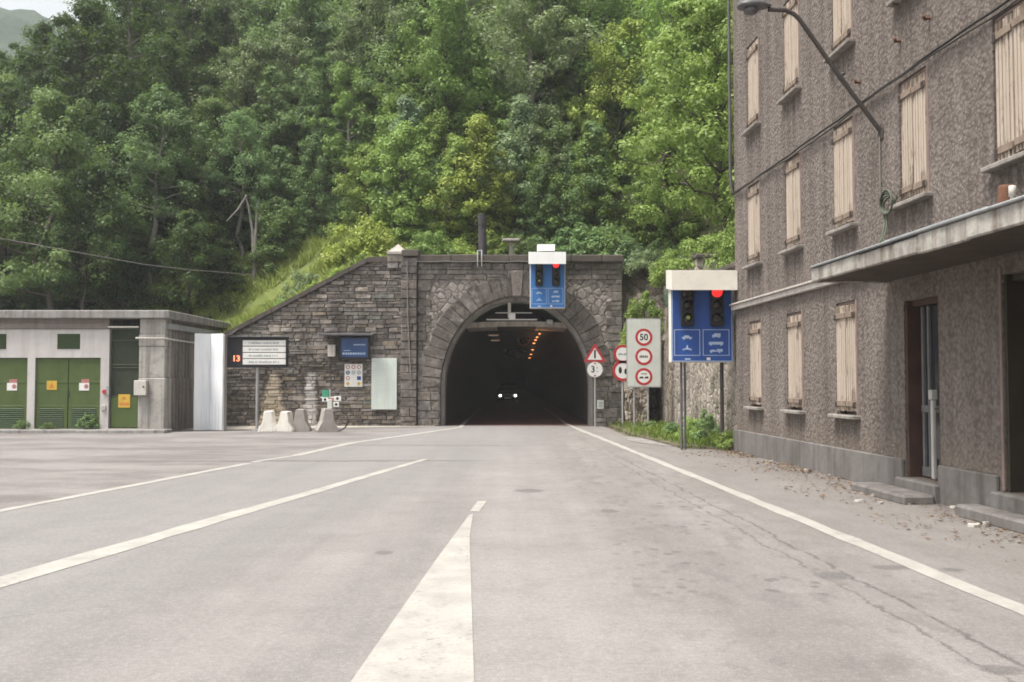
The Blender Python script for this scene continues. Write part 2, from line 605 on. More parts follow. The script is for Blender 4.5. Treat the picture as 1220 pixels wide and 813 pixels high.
M['plinth'] = concrete('plinth_cement', (0.14, 0.128, 0.12), (0.23, 0.216, 0.206))
M['concrete'] = concrete('old_concrete', (0.34, 0.32, 0.295), (0.5, 0.475, 0.44), amt=0.7)
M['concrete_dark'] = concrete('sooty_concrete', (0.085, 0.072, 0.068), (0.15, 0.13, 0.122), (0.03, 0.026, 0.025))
M['roof_edge'] = concrete('roof_edge_concrete', (0.25, 0.235, 0.225), (0.36, 0.345, 0.33), amt=0.7)
M['frieze'] = concrete('frieze_render', (0.19, 0.165, 0.15), (0.26, 0.225, 0.205), amt=0.5)
M['render_white'] = concrete('white_render', (0.52, 0.49, 0.475), (0.62, 0.59, 0.575), (0.25, 0.21, 0.19), amt=0.3)
M['side_wall'] = concrete('grimy_render', (0.20, 0.175, 0.16), (0.30, 0.27, 0.25), (0.05, 0.04, 0.037), amt=0.85)
M['barrier_white'] = concrete('limewashed_concrete', (0.78, 0.74, 0.68), (0.84, 0.8, 0.74), (0.22, 0.185, 0.15), amt=0.7, scale=3)
M['barrier_grey'] = concrete('grey_concrete', (0.32, 0.295, 0.27), (0.44, 0.41, 0.375), amt=0.45, scale=3)
M['sill'] = concrete('sill_stone', (0.25, 0.228, 0.205), (0.37, 0.342, 0.31), amt=0.7)
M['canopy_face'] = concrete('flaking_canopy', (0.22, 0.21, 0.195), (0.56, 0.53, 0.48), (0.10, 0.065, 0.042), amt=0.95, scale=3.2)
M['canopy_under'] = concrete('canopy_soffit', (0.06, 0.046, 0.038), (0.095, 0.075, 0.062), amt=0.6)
M['ledge'] = concrete('ledge_stone', (0.42, 0.39, 0.36), (0.56, 0.52, 0.48), (0.16, 0.12, 0.1), amt=0.5)
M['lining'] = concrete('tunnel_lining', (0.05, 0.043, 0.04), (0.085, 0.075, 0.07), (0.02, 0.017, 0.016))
M['lining_edge'] = concrete('lining_edge', (0.26, 0.24, 0.225), (0.38, 0.35, 0.335), amt=0.6)
M['lip'] = concrete('ceiling_slab', (0.36, 0.32, 0.28), (0.5, 0.45, 0.4), amt=0.6)
M['apron'] = concrete('apron_concrete', (0.42, 0.38, 0.33), (0.52, 0.48, 0.42), (0.2, 0.16, 0.13), amt=0.5)
M['coping'] = concrete('coping_stone', (0.075, 0.063, 0.056), (0.14, 0.121, 0.108), amt=0.5)
M['cap_stone'] = concrete('pale_cap_stone', (0.36, 0.33, 0.3), (0.46, 0.43, 0.39), amt=0.4)
M['green'] = weathered('green_door_paint', (0.062, 0.094, 0.026), (0.083, 0.118, 0.036), 2.5, 0.55, dirt=(0.05, 0.07, 0.02), dirt_amt=0.4)
M['green_dark'] = weathered('green_louvre', (0.032, 0.06, 0.022), (0.045, 0.075, 0.028), 3, 0.6)
M['vent_green'] = plain('vent_mesh_green', (0.028, 0.05, 0.016), 0.7)
M['net'] = weathered('dark_mesh_gauze', (0.022, 0.032, 0.018), (0.04, 0.05, 0.03), 4, 0.75)
M['net_rib'] = plain('gauze_rib', (0.07, 0.08, 0.055), 0.7)
M['yellow'] = plain('warning_yellow', (0.56, 0.36, 0.05), 0.5)
M['orange'] = plain('warning_orange', (0.5, 0.2, 0.05), 0.5)
M['pinkred'] = plain('faded_red_print', (0.42, 0.17, 0.16), 0.6)
M['white'] = weathered('sign_white', (0.70, 0.69, 0.66), (0.76, 0.75, 0.72), 2, 0.5, dirt_amt=0.1)
M['white_grey'] = weathered('greyed_white', (0.52, 0.54, 0.5), (0.6, 0.62, 0.58), 2, 0.5, dirt_amt=0.15)
M['notice'] = weathered('notice_board_white', (0.56, 0.62, 0.58), (0.62, 0.68, 0.63), 2, 0.4, dirt_amt=0.12)
M['red'] = plain('sign_red', (0.42, 0.03, 0.035), 0.5)
M['black'] = plain('sign_black', (0.015, 0.015, 0.016), 0.5)
M['faint'] = plain('faded_print', (0.33, 0.36, 0.36), 0.6)
M['dark_board'] = weathered('dark_board', (0.02, 0.022, 0.027), (0.032, 0.034, 0.04), 2, 0.55, dirt_amt=0.2)
M['blue'] = weathered('sign_blue', (0.022, 0.075, 0.29), (0.03, 0.09, 0.33), 1.5, 0.45, dirt_amt=0.35)
M['blue_light'] = weathered('sign_blue_faded', (0.035, 0.15, 0.42), (0.045, 0.18, 0.46), 1.5, 0.45, dirt_amt=0.1)
M['pale_line'] = plain('pale_sign_line', (0.42, 0.52, 0.68), 0.5)
M['hood'] = weathered('cream_hood', (0.72, 0.68, 0.6), (0.8, 0.76, 0.68), 1.5, 0.5, dirt_amt=0.12, streak=False)
M['hood_white'] = weathered('white_hood', (0.86, 0.86, 0.85), (0.9, 0.9, 0.89), 1.5, 0.5, dirt_amt=0.08)
M['galv'] = weathered('galvanised_steel', (0.34, 0.34, 0.335), (0.44, 0.44, 0.43), 3, 0.5, 0.35, dirt_amt=0.3)
M['silver'] = weathered('silver_sheet', (0.74, 0.755, 0.78), (0.82, 0.835, 0.85), 1.2, 0.5, 0.0, dirt=(0.3, 0.31, 0.33), dirt_amt=0.35)
M['iron'] = weathered('dark_iron', (0.045, 0.04, 0.038), (0.075, 0.065, 0.06), 4, 0.6, 0.3, dirt=(0.09, 0.04, 0.02), dirt_amt=0.3)
M['lamp_grey'] = weathered('lamp_head_grey', (0.10, 0.095, 0.105), (0.15, 0.145, 0.15), 3, 0.5, 0.2)
M['cable'] = plain('black_cable', (0.03, 0.027, 0.026), 0.6)
M['cable_grey'] = plain('grey_cable', (0.2, 0.19, 0.175), 0.6)
M['cable_green'] = plain('greenish_cable', (0.09, 0.105, 0.075), 0.6)
M['rust'] = weathered('rusty_iron', (0.10, 0.045, 0.028), (0.16, 0.075, 0.045), 6, 0.85)
M['door_brown'] = weathered('brown_door_wood', (0.055, 0.03, 0.024), (0.09, 0.05, 0.04), 3, 0.6)
M['door_dark'] = weathered('dark_door_wood', (0.032, 0.026, 0.018), (0.05, 0.04, 0.028), 3, 0.55)
M['door_grey'] = weathered('grey_blue_door_frame', (0.12, 0.118, 0.12), (0.18, 0.178, 0.18), 3, 0.5)
M['trim_pink'] = weathered('faded_pink_trim', (0.19, 0.135, 0.12), (0.27, 0.2, 0.175), 3, 0.7)
M['glass'] = plain('dark_glass', (0.02, 0.023, 0.026), 0.08, spec=0.6)
M['beige_box'] = weathered('beige_box', (0.5, 0.47, 0.43), (0.58, 0.55, 0.5), 3, 0.5)
M['grey_box'] = weathered('grey_box', (0.42, 0.4, 0.37), (0.5, 0.48, 0.45), 3, 0.5)
M['green_plate'] = plain('green_plate', (0.05, 0.26, 0.16), 0.5)
M['blue_grey'] = weathered('pale_blue_metal', (0.27, 0.29, 0.3), (0.36, 0.375, 0.38), 3, 0.5)
M['screen'] = weathered('blue_screen', (0.035, 0.07, 0.19), (0.055, 0.11, 0.27), 1.2, 0.25, dirt_amt=0.15, streak=False)
M['lens_dark'] = plain('dark_lens', (0.02, 0.014, 0.012), 0.25, spec=0.6)
M['red_on'] = lamp_mat('lit_red_lens', (1.0, 0.03, 0.03), 0.6)
M['green_dim'] = lamp_mat('dim_green_lens', (0.45, 0.55, 0.12), 0.16)
M['sodium'] = lamp_mat('sodium_lamp', (1.0, 0.34, 0.10), 1.05)
M['sodium_dim'] = lamp_mat('dim_lamp', (0.75, 0.5, 0.35), 0.12)
M['digit'] = lamp_mat('lit_digits', (1.0, 0.22, 0.1), 1.4)
M['headlight'] = lamp_mat('lit_headlight', (1.0, 0.93, 0.84), 9.0)
M['car_paint'] = plain('dark_car_paint', (0.12, 0.12, 0.14), 0.25, spec=0.6)
M['tyre'] = plain('tyre_rubber', (0.015, 0.015, 0.015), 0.9)
M['pole_wood'] = weathered('tarred_pole', (0.045, 0.042, 0.05), (0.075, 0.07, 0.08), 4, 0.8)


def shutter_mat(name, seed):
    n = NT(name)
    o = n.mapv(n.obj(), (1, 1, 1), (seed * 3.1, 0, seed * 1.7))
    a = n.noise(n.mapv(o, (14, 14, 0.8)), 1.0, 5, 0.65)
    col = n.mix(n.rng(a, 0.3, 0.7), (0.40, 0.332, 0.27), (0.49, 0.415, 0.345))
    fl = n.noise(n.mapv(o, (7, 7, 1.6)), 1.0, 7, 0.75)
    oi = n.node('ShaderNodeObjectInfo').outputs['Random']
    zz = n.math('ABSOLUTE', n.sep(n.obj())[2])
    fl = n.math('ADD', n.math('ADD', fl, n.rng(zz, 0.45, 0.9, 0, 0.12)), n.math('MULTIPLY', n.math('SUBTRACT', oi, 0.5), 0.09))
    col = n.mix(n.rng(oi, 0.4, 1.0, 0, 0.35), col, (0.30, 0.255, 0.215))
    col = n.mix(n.rng(fl, 0.55, 0.64, 0, 0.85), col, (0.13, 0.095, 0.072))
    b = n.noise(o, 3, 4)
    col = n.mix(n.rng(b, 0.5, 0.75, 0, 0.35), col, (0.36, 0.27, 0.19))
    return n.done(col, 0.8, n.bump(a, 0.3, 0.006), 0, 0.2)


M['shutter'] = [shutter_mat('peeling_cream_shutter', s) for s in range(3)]
M['batten'] = weathered('bare_batten_wood', (0.19, 0.145, 0.115), (0.29, 0.225, 0.175), 7, 0.8)


def leaf_mat(name, trans=0.38):
    n = NT(name)
    oi = n.node("ShaderNodeObjectInfo")
    v = n.node("ShaderNodeAttribute", attribute_name="var").outputs["Fac"]
    base = oi.outputs["Color"]
    yel = n.mix(0.35, base, (0.23, 0.32, 0.07))
    dk = n.mix(0.4, base, (0.015, 0.03, 0.012))
    col = n.mix(n.rng(v, 0.0, 0.5), dk, base)
    col = n.mix(n.rng(v, 0.55, 1.0, 0, 0.9), col, yel)
    d = n.node("ShaderNodeBsdfPrincipled")
    n.link(col, d.inputs["Base Color"])
    d.inputs["Roughness"].default_value = 0.5
    d.inputs["Specular IOR Level"].default_value = 0.25
    t = n.node("ShaderNodeBsdfTranslucent")
    n.link(n.mix(0.45, col, (0.22, 0.34, 0.04)), t.inputs[0])
    mx = n.node("ShaderNodeMixShader")
    mx.inputs[0].default_value = trans
    n.link(d.outputs[0], mx.inputs[1])
    n.link(t.outputs[0], mx.inputs[2])
    n.link(mx.outputs[0], n.out.inputs["Surface"])
    return n.m


M['leaf'] = leaf_mat('broad_leaves')
M['grass'] = leaf_mat('grass_blades', 0.3)
M['bark'] = weathered('grey_bark', (0.06, 0.05, 0.042), (0.12, 0.105, 0.09), 5, 0.9, streak=True)
M['bark_pale'] = weathered('pale_bark', (0.2, 0.18, 0.16), (0.3, 0.275, 0.25), 5, 0.9)


def hill_mat():
    n = NT('forest_floor')
    p = n.pos()
    a = n.noise(p, 0.6, 7, 0.7)
    col = n.mix(n.rng(a, 0.35, 0.65), (0.028, 0.03, 0.014), (0.05, 0.062, 0.022))
    X, Y, Z = n.sep(p)
    # meadow strip above the walls
    d = n.math('ADD', n.math('MULTIPLY', n.math('SUBTRACT', a, 0.5), 5.0), Y)
    mead = n.math('MULTIPLY', n.rng(d, 43.5, 46.0, 1, 0), n.math('MULTIPLY', n.rng(X, -17, -15), n.rng(X, -4.5, -3, 1, 0)))
    g = n.noise(p, 2.6, 7, 0.7)
    gc = n.mix(n.rng(g, 0.3, 0.7), (0.10, 0.135, 0.035), (0.19, 0.215, 0.068))
    gc = n.mix(n.rng(n.noise(p, 1.1, 6, 0.7), 0.58, 0.68), gc, (0.26, 0.22, 0.16))
    col = n.mix(mead, col, gc)
    return n.done(col, 0.95, n.bump(g, 0.8, 0.1), 0, 0.1)


M['hill'] = hill_mat()


def far_mat():
    n = NT('far_hillside')
    p = n.pos()
    a = n.noise(p, 0.012, 9, 0.72)
    b = n.noise(p, 0.05, 7, 0.7)
    col = n.mix(n.rng(a, 0.38, 0.62), (0.025, 0.045, 0.028), (0.075, 0.105, 0.06))
    col = n.mix(n.rng(b, 0.52, 0.66, 0, 0.7), col, (0.03, 0.05, 0.026))
    col = n.mix(n.rng(n.noise(p, 0.02, 5), 0.62, 0.7, 0, 0.5), col, (0.18, 0.165, 0.14))
    return n.done(col, 1.0, n.bump(b, 1.0, 6.0), 0, 0.0)


M['far'] = far_mat()


def soil():
    n = NT('verge_soil')
    p = n.pos()
    a = n.noise(p, 3, 7, 0.7)
    col = n.mix(n.rng(a, 0.35, 0.65), (0.11, 0.085, 0.06), (0.21, 0.18, 0.14))
    col = n.mix(n.rng(n.noise(p, 1.6, 5), 0.45, 0.6, 0, 0.8), col, (0.07, 0.085, 0.03))
    return n.done(col, 0.95, n.bump(a, 0.8, 0.04), 0, 0.1)


M['soil'] = soil()
M['ground'] = soil()
# ================================================================== the setting: ground, road, markings
mb = MB()
mb.quad((-700, -300, -0.02), (700, -300, -0.02), (700, 900, -0.02), (-700, 900, -0.02))
struct(mb.build('ground', M['ground'], fix=False))

# one asphalt sheet: carriageway, forecourt on the left, shoulder on the right
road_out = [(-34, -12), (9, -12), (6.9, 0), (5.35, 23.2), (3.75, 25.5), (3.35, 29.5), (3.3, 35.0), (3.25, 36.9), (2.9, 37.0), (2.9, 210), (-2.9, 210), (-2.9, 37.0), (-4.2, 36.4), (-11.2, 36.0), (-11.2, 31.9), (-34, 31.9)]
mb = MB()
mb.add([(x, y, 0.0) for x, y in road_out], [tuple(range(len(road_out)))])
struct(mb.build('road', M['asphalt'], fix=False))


def strip(name, pts, mat, z=0.004):
    m = MB()
    m.add([(p[0], p[1], z) for p in pts], [tuple(range(len(pts)))])
    o = struct(m.build(name, mat, fix=False))
    if o.data.polygons[0].normal.z < 0:
        o.data.flip_normals()
    return o


def line(pts, w0, w1=None, wob=0.018):
    """a painted line along measured points, slightly uneven edges"""
    w1 = w1 or w0
    dense = []
    for a, b in zip(pts, pts[1:]):
        L = math.dist(a, b)
        k = max(1, int(L / 0.6))
        for i in range(k):
            t = i / k
            dense.append((a[0] + (b[0] - a[0]) * t, a[1] + (b[1] - a[1]) * t))
    dense.append(pts[-1])
    n = len(dense)
    l, r = [], []
    for i, p in enumerate(dense):
        a, b = dense[max(0, i - 1)], dense[min(n - 1, i + 1)]
        d = Vector((b[0] - a[0], b[1] - a[1])).normalized()
        w = (w0 + (w1 - w0) * i / (n - 1)) / 2
        l.append((p[0] - d.y * (w + random.uniform(-wob, wob)), p[1] + d.x * (w + random.uniform(-wob, wob))))
        r.append((p[0] + d.y * (w + random.uniform(-wob, wob)), p[1] - d.x * (w + random.uniform(-wob, wob))))
    m = MB()
    vs = [(x, y, 0.004) for x, y in l] + [(x, y, 0.004) for x, y in r]
    m.add(vs, [(i, n + i, n + i + 1, i + 1) for i in range(n - 1)])
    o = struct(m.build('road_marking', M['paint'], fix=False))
    if o.data.polygons[0].normal.z < 0:
        o.data.flip_normals()
    return o


# right-hand edge line, running on into the bore
pr = [gnd(1220, 728), gnd(870, 585), gnd(720, 524), gnd(685, 510)]
d0 = (pr[0][0] - pr[1][0], pr[0][1] - pr[1][1])
line([(pr[0][0] + d0[0] * .6, pr[0][1] + d0[1] * .6)] + pr, 0.20, 0.17)
line([pr[3], (2.05, 38.5), (1.98, 62)], 0.14)
# left boundary of the carriageway
line([(-9.4, 2.0), gnd(-60, 621), gnd(0, 609), gnd(295, 552.5)], 0.17)
line([gnd(300, 551), gnd(352, 543)], 0.14)
line([gnd(352, 543), gnd(418, 528), gnd(490, 518), gnd(548, 509.5)], 0.22)
line([gnd(548, 509.5), (-1.85, 38.5), (-1.9, 62)], 0.14)
# the long line that widens towards the camera
a0, a1 = gnd(0, 694), gnd(507, 547.5)
dd = (a0[0] - a1[0], a0[1] - a1[1])
line([(a0[0] + dd[0] * .5, a0[1] + dd[1] * .5), a0, a1], 0.40, 0.15)
# arrow-headed gore in the middle
L1, R1, RM, T0, T1 = gnd(418, 813), gnd(565, 813), gnd(559.5, 640), gnd(558.5, 614.5), gnd(563.5, 612.5)
strip('road_marking', [(L1[0] - .55, L1[1] - 3.2), (R1[0] + .02, R1[1] - 3.2), R1, RM, T1, T0, gnd(519, 668), gnd(470, 738), L1], M['paint'])
strip('road_marking', [gnd(560, 609.5), gnd(571, 610), gnd(580, 597.5), gnd(569, 597.5)], M['paint'])
# pale concrete apron along the foot of the stone wall, kerb of the low building
strip('apron', [(-11.0, 33.1), (-8.6, 33.0), (-6.5, 34.4), (-4.0, 35.2), (-2.75, 35.6), (-2.75, 36.0), (-11.0, 36.0)], M['apron'], 0.012)
mb = MB()
mb.box(-34, -10.75, 30.9, 31.62, -0.05, 0.11, bev=0.02)
struct(mb.build('kerb', M['roof_edge']))
# grassy verge on the right, in front of the retaining wall, and a cement pad
verge = [(4.05, 24.0), (5.2, 23.4), (5.45, 30.2), (6.2, 36.2), (3.45, 36.0), (3.5, 33), (3.55, 29.5), (3.85, 26.2)]
mb = MB()
mb.prism_z(verge, -0.05, 0.06)
struct(mb.build('verge', M['soil']))
strip('footpath', [(3.15, 26.9), (3.55, 25.4), (4.15, 24.4), (3.95, 26.4), (3.6, 28.6), (3.3, 29.2)], M['roof_edge'], 0.01)

# ------------------------------------------------------------------ terrain


def sstep(a, b, x):
    t = np.clip((x - a) / (b - a), 0, 1)
    return t * t * (3 - 2 * t)


def H(x, y):
    zw = np.where(x < 0, np.clip(5.85 + 0.53 * (x + 5.25), 2.6, 5.75), 5.75)
    s = np.maximum(0, y - 36.6)
    near = 0.24 * np.minimum(s, 7.0)
    far = 0.80 * np.maximum(0, s - 6.0)
    fac = 0.04 + 0.96 * sstep(-43, -15.5, x)
    capd = 62.0
    far = np.where(far > capd, capd + (far - capd) * 0.25, far) * fac
    right = 0.35 * np.maximum(0, x - 5.0) * sstep(33, 40, y)
    bump = 0.25 * np.sin(x * 0.9 + y * .37) * np.sin(y * 0.7 - x * .2) * np.clip(s / 3, 0, 1)
    return zw + near + far + right + bump


def hz(x, y):
    return float(H(np.array(float(x)), np.array(float(y))))


def HR(x, y):
    return 4.15 + 0.10 * np.maximum(0, y - 23) + 0.42 * np.maximum(0, x - 6.2) - 0.35


def grid_mesh(name, xs, ys, fn, mat):
    X, Y = np.meshgrid(xs, ys)
    Z = fn(X, Y)
    nx, ny = len(xs), len(ys)
    m = MB()
    vs = list(zip(X.ravel().tolist(), Y.ravel().tolist(), Z.ravel().tolist()))
    fs = [(j * nx + i, j * nx + i + 1, (j + 1) * nx + i + 1, (j + 1) * nx + i) for j in range(ny - 1) for i in range(nx - 1)]
    m.add(vs, fs, smooth=True)
    return struct(m.build(name, mat, fix=False))


grid_mesh('hillside', np.arange(-90, 76, 1.5), np.concatenate([np.arange(36.62, 60, 1.0), np.arange(60, 190, 3.0)]), H, M['hill'])
grid_mesh('hillside', np.arange(5.5, 44, 1.4), np.linspace(23.4, 38.5, 14), HR, M['hill'])


def far_h(x, y):
    r = 0.62 * (y - 200) - 0.07 * (x + 220)
    r = 268 * (1 - np.exp(-np.maximum(r, 0) / 150.0))
    n = 6 * np.sin(x * .042 + y * .026) + 4 * np.sin(x * .094 - y * .06) + 2 * np.sin(x * .22 + y * .18)
    return r + n - 10


grid_mesh('far_hill', np.linspace(-620, 140, 110), np.linspace(190, 640, 70), far_h, M['far'])

# ================================================================== stone blocks


def pal(lo, hi, warm=0.06):
    v = random.uniform(lo, hi)
    w = random.uniform(-warm, warm)
    return (v * (1.08 + w), v * (0.96 + w * .3), v * (0.87 - w))


def block(m, corners, y_face, y_back, inset, col, jit=0.0):
    """one stone: outline corners in x,z, its face pillowed forward"""
    c = [(p[0] + random.uniform(-jit, jit), p[1] + random.uniform(-jit, jit)) for p in corners]
    cx, cz = sum(p[0] for p in c) / len(c), sum(p[1] for p in c) / len(c)
    n = len(c)
    inn = []
    for p in c:
        dx, dz = cx - p[0], cz - p[1]
        L = math.hypot(dx, dz) or 1
        k = min(inset * 1.4, L * .5) / L
        inn.append((p[0] + dx * k, p[1] + dz * k))
    yf = y_face + random.uniform(-0.018, 0.018)
    vs = [(p[0], yf + random.uniform(-.012, .012), p[1]) for p in inn] + [(p[0], yf + inset * 1.2, p[1]) for p in c] + [(p[0], y_back, p[1]) for p in c]
    fs = [tuple(range(n))]
    for i in range(n):
        j = (i + 1) % n
        fs.append((i, n + i, n + j, j))
        fs.append((n + i, 2 * n + i, 2 * n + j, n + j))
    m.add(vs, fs, 0, col)


def courses(m, z0, z1, xr, h, l, pick, y_face=-0.05, y_back=0.12, gap=0.016, inset=0.02, jit=0.008):
    z = z0
    while z < z1 - 0.03:
        hh = min(random.uniform(*h), z1 - z)
        if z1 - (z + hh) < h[0] * .6:
            hh = z1 - z
        for (xa, xb) in xr(z, z + hh):
            x = xa
            while x < xb - 0.03:
                ll = min(random.uniform(*l) * (1.4 if random.random() < .12 else 1), xb - x)
                if xb - (x + ll) < l[0] * .5:
                    ll = xb - x
                if ll > gap * 2:
                    if random.random() < 0.12 and hh > .13:
                        k = random.uniform(.4, .6)
                        block(m, [(x, z), (x + ll - gap, z), (x + ll - gap, z + hh * k - gap), (x, z + hh * k - gap)], y_face, y_back, inset, pick(x, z), jit * .5)
                        block(m, [(x, z + hh * k), (x + ll - gap, z + hh * k), (x + ll - gap, z + hh - gap), (x, z + hh - gap)], y_face, y_back, inset, pick(x, z), jit * .5)
                    else:
                        block(m, [(x, z), (x + ll - gap, z), (x + ll - gap, z + hh - gap), (x, z + hh - gap)], y_face, y_back, inset, pick(x, z), jit)
                x += ll
        z += hh


# ================================================================== tunnel portal
PX0 = 0.18
portal = thing('tunnel_portal', 'dark stone tunnel portal with a wide horseshoe arch of large voussoirs', 'tunnel portal', (PX0, 36.0, 0))
AW, AS, AH = 2.77, 1.4, 3.3        # half width, springing height, rise


def arch_pts(n=40, k=1.0, dz=0.0):
    pts = [(-AW * k, -0.05), (-AW * k, 0.7)]
    for i in range(n + 1):
        t = PI - PI * i / n
        pts.append((AW * k * math.cos(t), AS + (AH + dz) * math.sin(t)))
    return pts + [(AW * k, 0.7), (AW * k, -0.05)]


def arch_half(z, off=0.0):
    a, b = AW + off, AH + off
    if z <= AS:
        return a
    if z >= AS + b:
        return 0.0
    return a * math.sqrt(1 - ((z - AS) / b) ** 2)


PL, PR, PT = -3.61, 3.82, 5.92
mb = MB()
pts = arch_pts(48)
half = len(pts) // 2
for i in range(half):
    a, b = pts[i], pts[i + 1]
    mb.quad((PL, 0, a[1]), (a[0], 0, a[1]), (b[0], 0, b[1]), (PL, 0, b[1]))
for i in range(half, len(pts) - 1):
    a, b = pts[i], pts[i + 1]
    mb.quad((a[0], 0, a[1]), (PR, 0, a[1]), (PR, 0, b[1]), (b[0], 0, b[1]))
top = AS + AH
mb.quad((PL, 0, top), (PR, 0, top), (PR, 0, PT), (PL, 0, PT))
mb.quad((PR, 0, -.05), (PR, 1.1, -.05), (PR, 1.1, PT), (PR, 0, PT))
mb.quad((PL, 0, PT), (PR, 0, PT), (PR, 1.1, PT), (PL, 1.1, PT))
mb.build('spandrel_wall', M['rubble_pale'], portal, fix=False)
mb = MB()
for i in range(len(pts) - 1):
    a, b = pts[i], pts[i + 1]
    mb.quad((a[0], 0, a[1]), (a[0], 1.4, a[1]), (b[0], 1.4, b[1]), (b[0], 0, b[1]))
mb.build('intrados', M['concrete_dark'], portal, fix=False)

# voussoirs
mb = MB()
NV = 29
arcl, tt = [0], [0]
for i in range(1, 401):
    t = PI * i / 400
    arcl.append(arcl[-1] + math.hypot(AW * (math.cos(t) - math.cos(t - PI / 400)), AH * (math.sin(t) - math.sin(t - PI / 400))))
    tt.append(t)


def t_at(s):
    s = s * arcl[-1]
    for i in range(400):
        if arcl[i + 1] >= s:
            return tt[i] + (tt[i + 1] - tt[i]) * (s - arcl[i]) / (arcl[i + 1] - arcl[i])
    return PI


def arch_at(t, off):
    x, z = AW * math.cos(t), AS + AH * math.sin(t)
    nx, nz = math.cos(t) / AW, math.sin(t) / AH
    L = math.hypot(nx, nz)
    return (x + nx / L * off, z + nz / L * off)


for i in range(NV):
    if i == NV // 2:
        continue
    ta, tb = t_at(i / NV + .0012), t_at((i + 1) / NV - .0012)
    th = 0.66 + 0.14 * math.sin((ta + tb) / 2) + random.uniform(-.05, .05)
    tm = (ta + tb) / 2
    c = [arch_at(ta, -0.015), arch_at(ta, th), arch_at(tm, th + .01), arch_at(tb, th), arch_at(tb, -0.015), arch_at(tm, -0.012)]
    v = random.choice([.045, .06, .07, .085, .11, .14]) if .6 < tm < 2.5 else random.choice([.07, .1, .13])
    block(mb, c, -0.05, 0.35, 0.02, (v * 1.08, v * .96, v * .88), 0.006)
mb.build('arch_ring', M['stone'], portal)
mb = MB()
ka, kb = t_at(14 / 29), t_at(15 / 29)
pa, pb = arch_at(ka, -0.02), arch_at(kb, -0.02)
block(mb, [(pb[0], pb[1]), (pa[0], pa[1]), (pa[0] + .07, pa[1] + .96), (pb[0] - .07, pb[1] + .96)], -0.11, 0.3, 0.03, (.19, .165, .15))
mb.build('keystone', M['stone'], portal)

dk = lambda x, z: pal(.06, .14)
CL, CR, CT = MB(), MB(), MB()


def side(fn, k):
    return lambda a, b: [q for q in fn(a, b) if (q[0] + q[1]) / 2 * k > 0]


def jamb_x(z0, z1):
    zm = (z0 + z1) / 2
    o = 0.02 if zm < AS else 0.80
    hl = arch_half(zm, o)
    r = [(PL + .02, -hl), (hl, PR)]
    return r


for m_, k_ in ((CL, -1), (CR, 1)):
    courses(m_, 0, AS, side(jamb_x, k_), (.24, .36), (.3, .62), lambda x, z: pal(.07, .19, .09), -0.05)


def quoin_x(z0, z1):
    zm = (z0 + z1) / 2
    hl = arch_half(zm, 0.86)
    w = 0.32 + 0.2 * (int(zm * 3) % 2)
    r = [(PL + .02, min(PL + w, -hl)), (max(PR - w - .1, hl), PR)]
    return [q for q in r if q[1] - q[0] > .12]


for m_, k_ in ((CL, -1), (CR, 1)):
    courses(m_, AS, 2.0, side(lambda a, b: [(PL + .02, -arch_half((a + b) / 2, .84)), (arch_half((a + b) / 2, .84), PR)], k_), (.22, .32), (.25, .5), lambda x, z: pal(.08, .22, .1), -0.04)
    m_.build('stone_courses', M['stone'], portal)
    m_ = MB()
    courses(m_, 2.5, 5.3, side(quoin_x, k_), (.24, .34), (.3, .6), dk, -0.05)
    m_.build('quoins', M['stone'], portal)
courses(CT, 5.66, 5.9, lambda a, b: [(PL + .02, PR)], (.22, .26), (.45, .9), lambda x, z: pal(.055, .13), -0.06)
for k_ in (-1, 1):
    courses(CT, 5.3, 5.66, side(lambda a, b: [(PL + .02, -.45), (.45, PR)], k_), (.17, .2), (.35, .9), lambda x, z: pal(.055, .14), -0.05)
CT.build('stone_band', M['stone'], portal)
mb = MB()
x = PL - .02
while x < PR:
    w = min(random.uniform(.9, 1.3), PR + .06 - x)
    mb.box(x, x + w - .012, -0.2, 1.1, PT + .005, PT + .27 + random.uniform(-.012, .012), bev=.03)
    x += w
mb.build('cornice', M['coping'], portal)
# concrete liner just inside the mouth, the ceiling slab and the bore
mb = MB()
li = arch_pts(48, 0.955, -0.14)
lo = arch_pts(48, 0.997, -0.01)
for i in range(len(li) - 1):
    a, b, c, d = li[i], li[i + 1], lo[i + 1], lo[i]
    mb.quad((a[0], .32, a[1]), (b[0], .32, b[1]), (c[0], .32, c[1]), (d[0], .32, d[1]))
    mb.quad((a[0], .32, a[1]), (a[0], 1.25, a[1]), (b[0], 1.25, b[1]), (b[0], .32, b[1]))
mb.build('liner_rim', M['lining_edge'], portal, fix=False)
mb = MB()
CZ = 3.66
prof = []
for i in range(25):
    t = PI * i / 24
    prof.append((AW * .955 * math.cos(PI - t), AS + (AH - .14) * math.sin(t)))
prof = [(-AW * .955, -.05)] + [p for p in prof if p[1] < CZ]
hx = AW * .955 * math.sqrt(1 - ((CZ - AS) / (AH - .14)) ** 2)
sec = [p for p in prof if p[0] < 0] + [(-hx, CZ), (hx, CZ)] + [p for p in prof if p[0] > 0] + [(AW * .955, -.05)]
for y0, y1 in ((1.25, 175),):
    for a, b in zip(sec, sec[1:]):
        mb.quad((a[0], y0, a[1]), (a[0], y1, a[1]), (b[0], y1, b[1]), (b[0], y0, b[1]))
    mb.add([(p[0], y1, p[1]) for p in sec], [tuple(range(len(sec)))])
